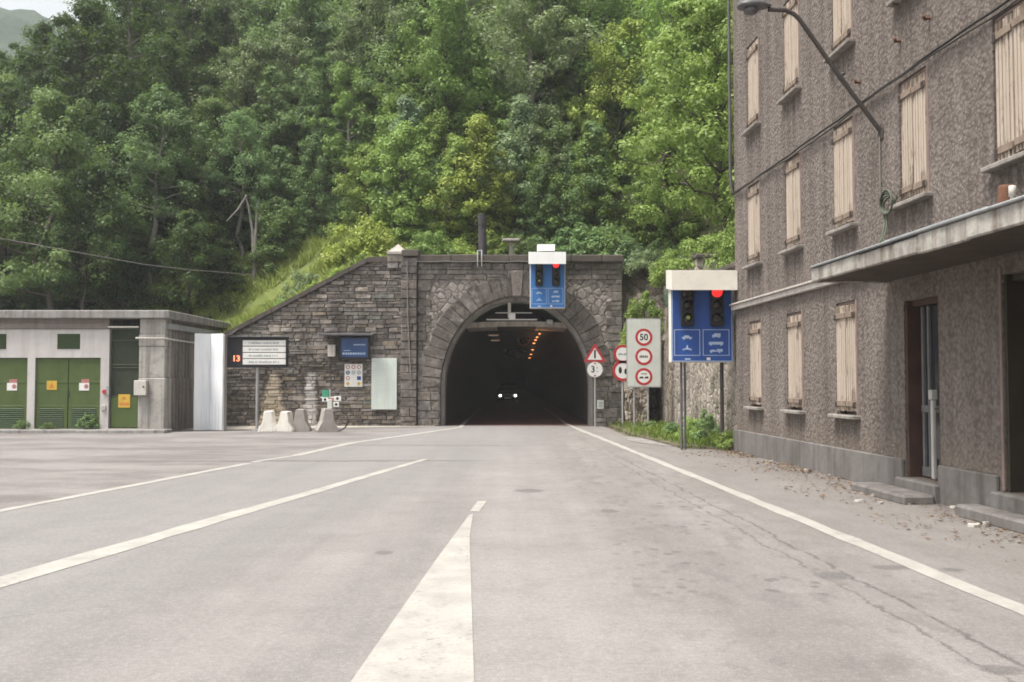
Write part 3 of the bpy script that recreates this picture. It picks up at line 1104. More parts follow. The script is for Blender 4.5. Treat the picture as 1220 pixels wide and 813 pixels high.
# vault above the slab
v2 = [p for p in arch_pts(48, 0.95, -0.15) if p[1] >= CZ - .1]
for a, b in zip(v2, v2[1:]):
    mb.quad((a[0], 1.25, a[1]), (a[0], 4.2, a[1]), (b[0], 4.2, b[1]), (b[0], 1.25, b[1]))
mb.add([(p[0], 4.2, p[1]) for p in v2], [tuple(range(len(v2)))])
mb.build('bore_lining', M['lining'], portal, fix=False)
mb = MB()
n = 14
for i in range(n):
    xa, xb = -hx - .12 + (2 * hx + .24) * i / n, -hx - .12 + (2 * hx + .24) * (i + 1) / n
    f = lambda x: 0.06 * (1 - (x / hx) ** 2)
    vs = [(xa, 1.2, CZ - .05 + f(xa)), (xb, 1.2, CZ - .05 + f(xb)), (xb, 1.2, CZ + .14 + f(xb)), (xa, 1.2, CZ + .14 + f(xa))]
    vs += [(p[0], 4.19, p[2]) for p in vs]
    mb.add(vs, [(0, 1, 2, 3), (3, 2, 6, 7), (0, 4, 5, 1), (7, 6, 5, 4)])
mb.build('ceiling_slab', M['lip'], portal, fix=False)
# hooks and stays on the cornice
mb = MB()
for x in (-1.42, -1.27):
    mb.tube([(x, -.1, 6.35), (x, -.24, 6.3), (x, -.24, 5.75)], .018, 6)
mb.tube([(-1.42, -.1, 6.35), (-1.27, -.1, 6.35)], .018, 6)
mb.build('iron_stay', M['galv'], portal)

# thin pale wire stretched along the portal under its cornice
mb = MB()
w = [at(487, 311, 35.8)] + [at(487 + i * 14.4, 311 + (1.2 if i % 3 else 0.4), 35.75) for i in range(1, 10)] + [at(631, 312, 35.75)]
mb.tube(w, .012, 5)
tag(mb.build('wire', M['cable_grey']), 'thin pale wire strung across the portal just under its cornice', 'wire')

# ================================================================== wing wall with sloping top
wing = thing('wing_wall', 'brown coursed-stone wing wall with a sloping coping, left of the tunnel mouth', 'stone wall', (0, 36.0, 0))


def wtop(x):
    if x > -5.25:
        return 6.0 + (x + 5.25) * .03
    return 6.0 + 0.53 * (x + 5.25)


mb = MB()
pp = [(-10.9, -.05), (-3.4, -.05), (-3.4, wtop(-3.4) - .05), (-5.25, wtop(-5.25) - .05), (-10.9, wtop(-10.9) - .05)]
mb.prism(pp, 0.0, 0.7)
mb.build('mortar_core', M['concrete_dark'], wing)


def wing_x(z0, z1):
    zt = z1 + 0.06
    xl = -10.9 if zt < wtop(-10.9) else -5.25 + (zt - 6.0) / .53
    return [(max(-10.9, xl), -3.98)]


def wpick(x, z):
    r = random.random()
    if r < .17:
        return pal(.3, .46)
    if r < .20:
        return (.17, .19, .165)
    if r < .27:
        return (.26, .21, .14)
    return random.choice([pal(.05, .1), pal(.1, .18, .08), pal(.15, .25, .08)])


mb = MB()
courses(mb, 0, 6.0, wing_x, (.07, .18), (.15, .62), wpick, -0.05, .12, .014, .018, .012)
mb.build('stone_courses', M['wing_stone'], wing)
mb = MB()
x = -10.95
while x < -5.3:
    w = min(random.uniform(.7, 1.1), -5.25 - x)
    a, b = x, x + w - .015
    za, zb = wtop(a), wtop(b)
    mb.prism([(a, za - .08), (b, zb - .08), (b, zb + .09), (a, za + .09)], -.12, .75)
    x += w
mb.prism([(-5.25, 5.93), (-4.5, 5.95), (-4.5, 6.13), (-5.25, 6.11)], -.12, .75)
mb.build('coping', M['coping'], wing)
# the end pillar with its pale pyramid cap, and the dark pilaster beside it
mb = MB()
courses(mb, 0, 6.1, lambda a, b: [(-4.0, -3.42)], (.24, .36), (.3, .62), lambda x, z: pal(.06, .13), -0.2, .2)
courses(mb, 5.7, 6.22, lambda a, b: [(-4.5, -3.9)], (.2, .3), (.35, .6), lambda x, z: pal(.14, .22), -0.14, .5)
mb.build('pillar', M['stone'], wing)
mb = MB()
mb.box(-4.52, -3.78, -.2, .55, 6.2, 6.32, bev=.02)
mb.add([(-4.47, -.15, 6.32), (-3.83, -.15, 6.32), (-3.83, .5, 6.32), (-4.47, .5, 6.32), (-4.15, .17, 6.62)], [(0, 1, 4), (1, 2, 4), (2, 3, 4), (3, 0, 4)])
mb.build('pyramid_cap', M['cap_stone'], wing)
mb = MB()
mb.box(-3.98, -3.36, -.3, .6, 6.12, 6.36, bev=.03)
mb.build('pilaster_cap', M['coping'], wing)
mb = MB()
mb.tube([(-3.78, -.24, 6.0), (-3.76, -.235, 4.2), (-3.68, -.235, 2.6), (-3.62, -.235, 1.6)], .022, 6)
mb.build('conduit', M['cable_grey'], wing)

# ================================================================== house on the right
BY = 23.1
BX = 6.27 - 0.0464 * BY
BROT = math.atan2(-1.0, 0.0464)
house = thing('apartment_house', 'grown-grey roughcast apartment house with closed cream shutters beside the road', 'house', (BX, BY, 0), BROT)
house['label'] = 'grey roughcast apartment house with closed cream shutters beside the road'
Dv = Vector((0.0464, -1, 0)).normalized()
Nv = Vector((1, 0.0464, 0)).normalized()      # into the house


def fac(px, py, off=0.0):
    """(u, z) on the facade for a pixel, off metres in front of it"""
    d = ray(px, py)
    O = Vector((BX, BY, 0)) - Nv * off
    t = (O - Vector((0, 0, CAM_H))).dot(Nv) / d.dot(Nv)
    p = Vector((0, 0, CAM_H)) + d * t
    return ((p - O).dot(Dv), p.z)


ULEN, HT, DEP = 20.5, 12.4, 10.0
WU = [1.12 + 2.57 * k for k in range(8)]
WW = 0.92
floors = [(1.06, 2.92, 3), (4.15, 5.92, 7), (7.14, 9.05, 7), (10.15, 11.9, 7)]
holes = []
for z0, z1, cnt in floors:
    for k in range(cnt):
        holes.append((WU[k], WU[k] + WW, z0, z1, 0.14))
doors = [(8.88, 9.92, 0.25, 2.75, 0.27), (11.5, 13.1, 0.32, 2.85, 0.3), (15.6, 16.7, 0.25, 2.75, 0.3)]
holes += doors
us = sorted({0, ULEN} | {h[0] for h in holes} | {h[1] for h in holes})
zs = sorted({-0.05, HT} | {h[2] for h in holes} | {h[3] for h in holes})
mb = MB()
for ua, ub in zip(us, us[1:]):
    for za, zb in zip(zs, zs[1:]):
        um, zm = (ua + ub) / 2, (za + zb) / 2
        if any(h[0] < um < h[1] and h[2] < zm < h[3] for h in holes):
            continue
        mb.quad((ua, 0, za), (ub, 0, za), (ub, 0, zb), (ua, 0, zb))
for (a, b, c, d, dp) in holes:
    mb.quad((a, 0, c), (a, dp, c), (a, dp, d), (a, 0, d))
    mb.quad((b, 0, c), (b, 0, d), (b, dp, d), (b, dp, c))
    mb.quad((a, 0, d), (a, dp, d), (b, dp, d), (b, 0, d))
    mb.quad((a, 0, c), (b, 0, c), (b, dp, c), (a, dp, c))
    mb.quad((a, dp, c), (b, dp, c), (b, dp, d), (a, dp, d))
mb.quad((0, 0, -.05), (0, 0, HT), (0, DEP, HT), (0, DEP, -.05))
mb.quad((ULEN, 0, -.05), (ULEN, DEP, -.05), (ULEN, DEP, HT), (ULEN, 0, HT))
mb.quad((0, DEP, -.05), (0, DEP, HT), (ULEN, DEP, HT), (ULEN, DEP, -.05))
mb.build('wall', M['stucco'], house, fix=False)
# plinth, split by the doors
mb = MB()
edges = [(-.03, doors[0][0] - .02), (doors[0][1] + .02, doors[1][0] - .12), (doors[1][1] + .05, doors[2][0]), (doors[2][1], ULEN)]
for a, b in edges:
    mb.box(a, b, -.06, .0, -.05, .50, bev=.015)
mb.box(-.06, 0, -.06, DEP, -.05, .5, bev=.015)
mb.build('plinth', M['plinth'], house)
# ledge and canopy
mb = MB()
mb.box(-.04, 8.38, -.1, .0, 3.25, 3.36, bev=.012)
mb.box(-.05, 8.38, -.14, .0, 3.36, 3.40, bev=.008)
mb.build('ledge', M['ledge'], house)
mb = MB()
x = 8.4
while x < ULEN:
    w = min(random.uniform(1.0, 1.8), ULEN - x)
    mb.box(x, x + w - .006, -1.16 + random.uniform(-.012, .006), -1.1, 3.05 + random.uniform(-.01, .015), 3.27 + random.uniform(-.02, .012), bev=.015)
    x += w
mb.box(8.4, 8.46, -1.1, -.01, 3.06, 3.26, bev=.01)
c = mb.build('canopy', M['canopy_face'], house)
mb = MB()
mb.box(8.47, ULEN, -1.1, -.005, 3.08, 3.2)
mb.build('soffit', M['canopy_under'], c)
mb = MB()
mb.box(8.42, 11.2, -1.2, -.7, 3.272, 3.30, bev=.01)
mb.box(11.0, 13.4, -1.19, -.6, 3.276, 3.312, bev=.01)
mb.box(13.2, ULEN, -1.2, -.7, 3.27, 3.30, bev=.01)
mb.build('flashing', M['blue_grey'], c)
# rusty stub and white cap on the canopy
u1, z1 = fac(1183, 262, .75)
mb = MB()
mb.lathe([(.085, 3.3), (.085, 3.62), (.07, 3.66), (0, 3.66)], u1, -.6, 12)
mb.build('rusty_stub', M['rust'], c)
mb = MB()
mb.lathe([(.022, 3.3), (.022, 3.5), (.036, 3.5), (.036, 3.61), (0, 3.62)], u1 + .22, -.66, 12)
mb.build('vent_cap', M['beige_box'], c)

# windows
fl_i = 0
for z0, z1, cnt in floors:
    for k in range(cnt):
        u = WU[k]
        cz = (z0 + z1) / 2
        mb = MB()
        mb.box(-WW / 2 + .002, -WW / 2 + .05, .03, .12, z0 - cz, z1 - cz, bev=.006)
        mb.box(WW / 2 - .05, WW / 2 - .002, -.012, .12, z0 - cz, z1 - cz, bev=.006)
        mb.box(-WW / 2 + .05, WW / 2 - .05, .03, .12, z1 - cz - .05, z1 - cz - .002, bev=.006)
        win = mb.build('window', M['trim_pink'], house, (u + WW / 2, 0, cz))
        sh_h0, sh_h1 = z0 - cz + .05, z1 - cz - .055
        for s in (0, 1):
            mb = MB()
            xa = -WW / 2 + .055 + s * (WW / 2 - .05)
            xb = xa + WW / 2 - .075
            npl = 5
            for q in range(npl):
                pa = xa + (xb - xa) * q / npl
                pb = xa + (xb - xa) * (q + 1) / npl - .023
                yy = -.006 + random.uniform(-.004, .004)
                mb.box(pa, pb, yy, yy + .03, sh_h0 + random.uniform(0, .02), sh_h1 - random.uniform(0, .006), 0, bev=.005)
            for bz in (sh_h0 + .13, sh_h1 - .17):
                mb.box(xa + .004, xb - .01, -.032, -.008, bz - .045, bz + .045, 1, bev=.006)
            hx_ = xa if s == 0 else xb - .06
            for bz in (sh_h0 + .13, sh_h1 - .17):
                mb.box(hx_ - .012, hx_ + .05, -.045, -.03, bz - .07, bz + .03, 2, bev=.004)
            # inner backing so no light passes
            mb.box(xa, xb, .032, .04, sh_h0 + .02, sh_h1 - .006, 2)
            so = mb.build('shutter', [random.choice(M['shutter']), M['batten'], M['iron']], win)
            so.rotation_euler = (0, 0, random.uniform(-.03, .03))
            if random.random() < .5:
                so.location.z = -random.uniform(0, .02)
        mb = MB()
        mb.box(-WW / 2 - .10, WW / 2 + .10, -.13, .13, z0 - cz - .065, z0 - cz - .002, bev=.012)
        mb.build('sill', M['sill'], win)
# doors
for di, (a, b, c0, c1, dp) in enumerate(doors):
    fr = MB()
    fr.box(a + .003, a + .05, .02, dp - .002, c0 + .003, c1 - .003, bev=.006)
    fr.box(b - .06, b - .003, .02, dp - .002, c0 + .003, c1 - .003, bev=.006)
    fr.box(a + .05, b - .06, .1, dp - .002, c1 - .08, c1 - .003, bev=.006)
    dr = fr.build('door', M['door_brown'] if di != 1 else M['door_dark'], house)
    w = b - a
    if di == 0:
        g = MB()
        for pxx, ww in ((1101, .05), (1108, .045)):
            uu = fac(pxx, 480, -.2)[0]
            g.box(uu - ww / 2, uu + ww / 2, dp - .09, dp - .03, c0 + .02, c1 - .09, bev=.008)
        g.box(b - .2, b - .08, dp - .09, dp - .03, c0 + .02, c1 - .09, bev=.008)
        g.box(a + .1, b - .08, dp - .085, dp - .035, c0 + .92, c0 + 1.02, bev=.008)
        g.box(a + .1, b - .08, dp - .085, dp - .035, c0 + .02, c0 + .16, bev=.008)
        g.build('glazing_bar', M['door_grey'], dr)
        g = MB()
        g.box(a + .06, b - .07, dp - .05, dp - .04, c0 + .02, c1 - .09)
        g.build('pane', M['glass'], dr)
        g = MB()
        uu = fac(1112.5, 520, -.12)[0]
        g.box(uu - .032, uu + .032, dp - .18, dp - .12, c0 + .02, c0 + 1.1, bev=.012)
        g.box(uu - .045, uu + .045, dp - .2, dp - .1, c0 + 1.1, c0 + 1.24, bev=.015)
        g.build('white_post', M['grey_box'], dr)
        g = MB()
        g.tube([(a + w * .62, dp - .14, c0 + .98), (a + w * .74, dp - .14, c0 + .98)], .012, 6)
        g.build('handle', M['iron'], dr)
        # rubbish caught on the threshold
    else:
        g = MB()
        for q in range(5):
            g.box(a + .055 + (w - .12) * q / 5, a + .05 + (w - .12) * (q + 1) / 5 - .006, dp - .07, dp - .03, c0 + .02, c1 - .085, bev=.006)
        g.build('door_leaf', M['door_dark'], dr)
        g = MB()
        g.tube([(a + w * .5, dp - .11, c0 + .95), (a + w * .5, dp - .11, c0 + 1.1)], .014, 6)
        g.build('handle', M['iron'], dr)
# steps
mb = MB()
mb.box(8.80, 10.0, -.14, .28, -.02, .245, bev=.02)
mb.box(8.30, 10.05, -.58, -.142, -.02, .12, bev=.03)
mb.build('steps', M['plinth'], house)
mb = MB()
mb.box(11.36, 13.3, -.12, .31, -.02, .315, bev=.02)
mb.box(11.1, 13.6, -.42, -.122, -.02, .14, bev=.03)
mb.build('steps', M['plinth'], house)
mb = MB()
mb.box(15.4, 16.9, -.3, .3, -.02, .245, bev=.02)
mb.build('steps', M['plinth'], house)
# white chipped jamb at the second door
mb = MB()
mb.box(doors[1][0] - .05, doors[1][0] - .003, -.02, .01, .33, 2.95, bev=.008)
mb.build('jamb', M['trim_pink'], house)
# downpipe, wall irons, roof
mb = MB()
mb.tube([(-.02, -.09, 12.3), (-.02, -.09, 6.4), (-.03, -.06, 6.2), (-.06, -.02, 6.0)], .035, 10)
mb.build('downpipe', M['lamp_grey'], house)
for px, py in ((1073, 49), (1108, 22), (1071, 4), (1025, 98)):
    u, z = fac(px, py)
    mb = MB()
    mb.tube([(u, 0.02, z), (u, -.08, z - .01), (u + .06, -.11, z + .02)], .022, 6)
    mb.build('wall_iron', M['rust'], house)
mb = MB()
mb.box(-.5, ULEN + .5, -.6, DEP + .5, HT, HT + .18, bev=.02)
e = [(-.45, -.55), (ULEN + .45, -.55), (ULEN + .45, DEP + .45), (-.45, DEP + .45)]
mb.add([(x, y, HT + .18) for x, y in e] + [(4.5, DEP / 2, HT + 3.2), (ULEN - 4.5, DEP / 2, HT + 3.2)], [(0, 1, 5, 4), (1, 2, 5), (2, 3, 4, 5), (3, 0, 4)])
mb.build('roof', M['coping'], house)


def F2W(u, off, z):
    p = Vector((BX, BY, 0)) + Dv * u - Nv * off
    return (p.x, p.y, z)


# cables along the facade
for off, dz, rr in ((.05, 0.0, .017), (.07, -.06, .011)):
    mb = MB()
    path = []
    for i in range(60):
        u = -.05 + i * (ULEN + .1) / 59
        sag = -.018 * abs(math.sin(u * PI / 2.57)) - .012 * math.sin(u * .5)
        path.append((u, -off + .01 * math.sin(u * 5), 5.99 + dz + sag + (.03 if dz else 0) * math.sin(u * .9)))
    mb.tube(path, rr, 6)
    o = mb.build('facade_cable', M['cable'], None, (BX, BY, 0), BROT)
    tag(o, ('thick black cable running along the house front above the middle windows' if dz == 0 else 'thinner black cable slung just below the thick one on the house front'), 'cable')

# coil of spare cable hanging on the facade with a tail to the canopy
u0, z0 = fac(1063, 243)
mb = MB()
for k in range(5):
    r = .15 + .022 * k
    pth = []
    for i in range(21):
        t = 2 * PI * i / 20
        pth.append((u0 + r * math.cos(t) + .02 * k, -.06 - .018 * k + .02 * math.sin(t + k), z0 + r * .72 * math.sin(t) + .015 * math.cos(2 * t + k)))
    mb.tube(pth, .014, 6)
u2, z2 = fac(1096, 285, .5)
mb.tube([(u0 - .15, -.06, z0 - .05), (u0 - .05, -.1, z0 - .3), (u0 + .2, -.25, z0 - .55), (u0 + .55, -.5, 3.45), (u0 + .7, -.55, 3.32)], .016, 6)
mb.tube([(u0 - .05, -.06, z0 - .08), (u0 + .02, -.1, z0 - .34), (u0 + .3, -.28, z0 - .62), (u0 + .62, -.5, 3.42)], .013, 6)
mb.tube([(u0 + .1, -.06, z0), (u0 + .3, -.1, z0 - .04), (u0 + .48, -.12, z0 + .03)], .012, 6)
o = mb.build('cable_coil', M['cable_green'], None, (BX, BY, 0), BROT)
tag(o, 'coil of greenish spare cable hanging on the house front under a sill', 'cable coil')

# ------------------------------------------------------------------ street lamp on the facade
ub, zb = fac(1050, 160)
p0 = F2W(ub, 0, zb)
lamp = thing('street_lamp', 'grey street lamp on a long bent arm fixed to the house front', 'street lamp', p0)
PY = p0[1]


def lp(px, py, Y):
    p = at(px, py, Y)
    return (p.x - p0[0], p.y - p0[1], p.z - p0[2])


LY = PY + .1
mb = MB()
mb.tube([(0.02, 0, 0), lp(1000, 91, PY + .03), lp(953, 24, LY), lp(946, 17, LY), lp(936, 12.5, LY), lp(915, 11.5, LY)], .034, 10)
mb.build('arm', M['iron'], lamp)
mb = MB()
a = lp(897, 9, LY)
hv, hf = [], []
prof = [(-.24, .03), (-.2, .1), (-.08, .135), (.06, .13), (.16, .1), (.23, .06), (.27, .045)]
n = 14
for (x, r) in prof:
    for k in range(n):
        t = 2 * PI * k / n
        hv.append((a[0] + x, a[1] + r * 1.15 * math.cos(t), a[2] + .015 + r * .75 * max(-.28, math.sin(t))))
for i in range(len(prof) - 1):
    for k in range(n):
        hf.append((i * n + k, i * n + (k + 1) % n, (i + 1) * n + (k + 1) % n, (i + 1) * n + k))
hf.append(tuple(range(n)))
hf.append(tuple(reversed(range((len(prof) - 1) * n, len(prof) * n))))
mb.add(hv, hf, smooth=True)
mb.build('lamp_head', M['lamp_grey'], lamp)
mb = MB()
mb.lathe([(.10, a[2] - .02), (.115, a[2] - .045), (.10, a[2] - .085), (.05, a[2] - .11), (0, a[2] - .115)], a[0] - .03, a[1], 14)
mb.build('lens', M['lamp_grey'], lamp)
mb = MB()
mb.tube([lp(1003, 89, PY + .03), lp(1007, 87, PY + .0)], .02, 6)
mb.box(-.02, .03, -.09, .09, -.09, .09, bev=.01)
mb.build('bracket', M['iron'], lamp)
mb = MB()
mb.tube([(-.03, 0, -.04), (-.025, .0, -.5), (-.03, .0, -.95), (-.03, -.0, -1.1)], .011, 6)
mb.build('conduit', M['cable_grey'], lamp)
# ================================================================== low service building on the left
LB0 = Vector((-11.0, 31.6, 0))
low = thing('service_building', 'low flat-roofed white service building with green metal doors', 'building', LB0)


def lx(px):
    return (px - 610) / 37.53 + 11.0


def lz(py):
    return 1.6 + (455 - py) / 37.53


XL = -19.0
dspan = [(lx(42), lx(120)), (lx(-46), lx(33)), (lx(-134), lx(-55)), (lx(-222), lx(-143))]
mb = MB()
DT = 2.36
mb.box(XL, lx(130), 0, .3, DT, 3.27)
edges = sorted([x for d in dspan for x in d])
cur = XL
for d in sorted(dspan):
    if d[0] > cur:
        mb.box(cur, d[0], 0, .3, 0.0, DT - .001)
    cur = d[1]
mb.box(cur, lx(130), 0, .3, 0.0, DT - .001)
mb.build('front_wall', M['render_white'], low)
mb = MB()
mb.box(XL, lx(130), -.06, .28, 3.275, 3.46, bev=.015)
mb.box(XL, lx(130), -.03, .28, 3.462, 3.6)
mb.build('frieze', M['frieze'], low)
mb = MB()
mb.box(XL, .18, -.22, 7.6, 3.602, 3.86, bev=.025)
mb.build('roof', M['roof_edge'], low)
mb = MB()
mb.box(XL, lx(166), .9, 1.1, 0, 3.6)
mb.box(-.25, -.02, .35, 7.4, 0, 3.6)
mb.box(-.1, .02, .75, 7.4, 0, 1.72, bev=.01)
mb.build('side_wall', M['side_wall'], low)
mb = MB()
mb.box(lx(166), 0.03, -.08, .5, 0, 1.72, bev=.025)
mb.box(lx(166) + .01, -.01, -.05, .5, 1.722, 2.72, bev=.02)
mb.box(lx(166), .0, -.07, .5, 2.722, 3.1, bev=.02)
mb.box(lx(166) + .02, .0, -.05, .5, 3.102, 3.6, bev=.02)
mb.build('corner_pillar', M['concrete'], low)
mb = MB()
mb.box(0.0, .10, .1, 5.4, 3.28, 3.46, bev=.01)
mb.build('cable_tray', M['blue_grey'], low)
mb = MB()
mb.tube([(lx(130), -.1, 3.33), (lx(166), -.1, 3.33)], .03, 8)
mb.tube([(lx(163), -.12, 2.98), (.06, -.14, 2.96), (.09, 5.5, 2.9)], .032, 8)
mb.build('pipe', M['beige_box'], low)
mb = MB()
mb.box(XL, -.0, .02, .32, -.02, .03)
mb.build('threshold', M['roof_edge'], low)
# doors
for k, (a, b) in enumerate(dspan):
    mb = MB()
    mb.box(a + .004, b - .004, .1, .16, .035, DT - .005)
    d = mb.build('double_door', M['green'], low)
    w = (b - a) / 2
    for s in (0, 1):
        xa = a + s * w + .012
        xb = xa + w - .024
        mb = MB()
        mb.box(xa, xb, .06, .1, .05, DT - .02, bev=.008)
        for z in (.78, 1.55):
            mb.box(xa, xb, .05, .062, z, z + .07, bev=.004)
        mb.box(xa, xa + .12, .05, .062, .05, .78, bev=.004)
        mb.box(xb - .12, xb, .05, .062, .05, .78, bev=.004)
        lf = mb.build('door_leaf', M['green'], d)
        mb = MB()
        for q in range(11):
            z = .1 + q * .06
            mb.add([(xa + .13, .055, z), (xb - .13, .055, z), (xb - .13, .035, z + .03), (xa + .13, .035, z + .03), (xa + .13, .056, z + .06), (xb - .13, .056, z + .06)], [(0, 1, 2, 3), (3, 2, 5, 4)])
        mb.build('louvre', M['green_dark'], d, fix=False)
    # warning stickers as seen on the leaves
    if k == 0:
        mb = MB()
        mb.box(lx(55.5), lx(67.5), .048, .058, 1.34, 1.63, 0)
        mb.prism([(lx(58), 1.4), (lx(65), 1.4), (lx(61.5), 1.58)], .044, .047, 1)
        mb.build('warning_sticker', [M['yellow'], M['orange']], d)
    if k in (0, 1):
        c = lx(100) if k == 0 else lx(14)
        mb = MB()
        mb.box(c - .16, c + .16, .048, .058, 1.32, 1.56, 0)
        mb.box(c - .09, c + .16, .0475, .058, 1.562, 1.68, 1)
        mb.disc(c + .07, 1.45, .07, .0445, .0475, 1, 12)
        mb.build('notice_sticker', [M['white'], M['pinkred']], d)
    mb = MB()
    mb.box(a + w - .03, a + w + .03, .03, .05, 1.15, 1.32, bev=.005)
    mb.build('latch', M['iron'], d)
# vents
for k in range(4):
    cxp = (lx(68) + lx(95)) / 2 - k * 2.345
    mb = MB()
    mb.box(cxp - .36, cxp + .36, -.012, .06, lz(416), lz(398), bev=.004)
    v = mb.build('vent', M['vent_green'], low)
    mb = MB()
    for q in range(7):
        z = lz(416) + .03 + q * .063
        mb.box(cxp - .34, cxp + .34, -.028, -.014, z, z + .03)
    mb.build('louvre', M['green_dark'], v)
# tall gauze door
ga, gb = lx(130), lx(166)
mb = MB()
mb.box(ga + .02, gb - .02, .12, .16, 1.12, 3.3)
g = mb.build('gauze_screen', M['net'], low)
mb = MB()
for z in (1.12, 2.03, 2.12, 2.9, 3.26):
    mb.box(ga + .02, gb - .02, .085, .118, z, z + .035, bev=.004)
for x in (ga + .02, gb - .055):
    mb.box(x, x + .035, .08, .118, .1, 3.3, bev=.004)
for s in ((ga + .12, 2.95, ga + .3, 2.3), (ga + .2, 2.0, ga + .34, 1.3)):
    mb.tube([(s[0], .112, s[1]), ((s[0] + s[2]) / 2 - .03, .11, (s[1] + s[3]) / 2), (s[2], .112, s[3])], .008, 5)
mb.build('rib', M['net_rib'], g)
mb = MB()
mb.box(ga + .06, gb - .06, .07, .118, .14, 1.1, bev=.008)
gd = mb.build('green_door', M['green'], low)
mb = MB()
mb.box(lx(141), lx(155), .056, .068, .78, 1.2, 0)
mb.box(lx(142), lx(154), .054, .056, .84, .94, 1)
mb.disc(lx(148), 1.07, .06, .054, .056, 1, 12)
mb.build('warning_sticker', [M['yellow'], M['orange']], gd)
mb = MB()
mb.box(ga, gb, -.02, .3, .0, .12, bev=.01)
mb.build('door_step', M['frieze'], low)
mb = MB()
mb.box(lx(163.5), lx(178), -.26, -.082, lz(471), lz(453.5), bev=.012)
bx = mb.build('meter_box', M['beige_box'], low)
mb = MB()
mb.disc(lx(175), lz(461), .03, -.275, -.26, 0, 10)
mb.build('lock', M['iron'], bx)
mb = MB()
mb.disc(lx(125.5), lz(467), .07, -.05, 0, 0, 16)
mb.build('alarm_button', M['red'], low)
mb = MB()
mb.box(lx(122), lx(127), -.05, 0, lz(489), lz(483), 0, bev=.008)
mb.box(lx(127.5), lx(131), -.04, 0, lz(471), lz(460), 1, bev=.008)
mb.build('call_panel', [M['grey_box'], M['blue_grey']], low)

# ================================================================== things before the wing wall
# tall folded sheet-metal leaf
fp = thing('sheet_metal_screen', 'tall silver sheet-metal screen folded in two beside the service building', 'metal screen', at(251, 513, 32.7) * Vector((1, 1, 0)) if False else (-9.9, 32.7, 0))
mb = MB()


def bend(x0, y0, x1, y1, nm, seed):
    m = MB()
    N, K = 10, 14
    rr = random.Random(seed)
    ph = rr.uniform(0, 6)
    vs = []
    for t in (0, .03):
        for k in range(K + 1):
            z = .02 + 3.16 * k / K
            for i in range(N + 1):
                u = i / N
                b = .018 * math.sin(u * 3.1) * math.sin(z * 1.9 + ph) + .012 * math.sin(z * 4.1 + u * 4 + ph)
                vs.append((x0 + (x1 - x0) * u + t * .3, y0 + (y1 - y0) * u + b + t, z))
    W = N + 1
    L = W * (K + 1)
    fs = []
    for k in range(K):
        for i in range(N):
            q = (k * W + i, k * W + i + 1, (k + 1) * W + i + 1, (k + 1) * W + i)
            fs.append(q)
            fs.append(tuple(reversed([L + a for a in q])))
    for i in range(N):
        fs.append((K * W + i, K * W + i + 1, L + K * W + i + 1, L + K * W + i))
    for k in range(K):
        fs.append((k * W, (k + 1) * W, L + (k + 1) * W, L + k * W))
        fs.append((k * W + N, L + k * W + N, L + (k + 1) * W + N, (k + 1) * W + N))
    m.add(vs, fs)
    return m.build(nm, M['silver'], fp)


bend(-.46, -.24, -.06, .16, 'leaf', 3)
bend(-.05, .16, .45, -.16, 'leaf', 5)
mb = MB()
mb.box(.46, .52, -.2, .1, 0, 3.14, bev=.01)
mb.box(-.46, .46, .22, .27, 3.0, 3.08, bev=.01)
mb.build('frame_post', M['galv'], fp)

# message board with the lit number
Yb = 32.9


def place(o, px, py, Y):
    p = at(px, py, Y)
    o.location = (p.x, Y, 0)
    return p


def rel(o):
    L = o.location
    return lambda px, py, Y=None: ((lambda q: (q.x - L.x, q.y - L.y, q.z - L.z))(at(px, py, Y if Y else L.y)))


bd = thing('message_board', 'dark message board showing a red 13 beside four white text strips on a pole', 'message board', (at(305, 513, Yb).x, Yb, 0))
r = rel(bd)
x0, _, z1 = r(269, 402.5)
x1, _, z0 = r(342, 438)
mb = MB()
mb.box(x0, x1, 0, .22, z0, z1, bev=.015)
mb.box(x0 - .02, x1 + .02, -.1, .24, z1 + .002, z1 + .03, bev=.006)
mb.build('board', M['dark_board'], bd)
for ya, yb in ((405.6, 412.2), (413.2, 419.8), (420.8, 427.2), (428.2, 434.6)):
    xa, _, zb_ = r(289.5, ya)
    xb, _, za_ = r(340.5, yb)
    mb = MB()
    mb.box(xa, xb, -.03, -.001, za_, zb_, bev=.006)
    x = xa + .2
    zc = (za_ + zb_) / 2
    while x < xb - .25:
        wl = random.choice([.022, .03, .036])
        mb.box(x, x + wl, -.034, -.031, zc - .034, zc + .034 - random.choice([0, 0, .015]), 1)
        x += wl + random.choice([.012, .012, .012, .012, .045])
    mb.build('text_strip', [M['white'], M['faint']], bd)
mb = MB()
xx, _, zz = r(281.5, 427.6)
mb.text('13', xx, zz, .26, -.008, 0, .004, 1.05, .008)
mb.build('digits', M['digit'], bd)
mb = MB()
mb.tube([(0, .1, 0), (0, .1, z0)], .05, 10)
mb.box(-.13, .13, -.03, .23, 0, .03, bev=.006)
mb.build('pole', M['galv'], bd)

# jersey barriers seen end-on
JP = [(.30, 0), (.30, .07), (.17, .30), (.115, .64), (.10, .66)]


def jersey(name, label, px, mat, yaw, k=1.0, L=.6, Y=31.75):
    X = (px - 610) * Y / FPX
    pts = [(a * k, z * k) for a, z in JP] + [(-a * k, z * k) for a, z in reversed(JP)]
    m = MB()
    m.prism(pts, 0, L)
    o = m.build(name, mat, None, (X, Y, 0), yaw)
    bm = bmesh.new()
    bm.from_mesh(o.data)
    bmesh.ops.bevel(bm, geom=[e for e in bm.edges if e.calc_length() > .3 or True], offset=.012, segments=1, affect='EDGES')
    for v in bm.verts:
        v.co += Vector((random.uniform(-.006, .006), random.uniform(-.006, .006), random.uniform(-.004, .004)))
    bm.to_mesh(o.data)
    bm.free()
    tag(o, label, 'barrier', 'concrete road barriers below the wing wall')
    return o


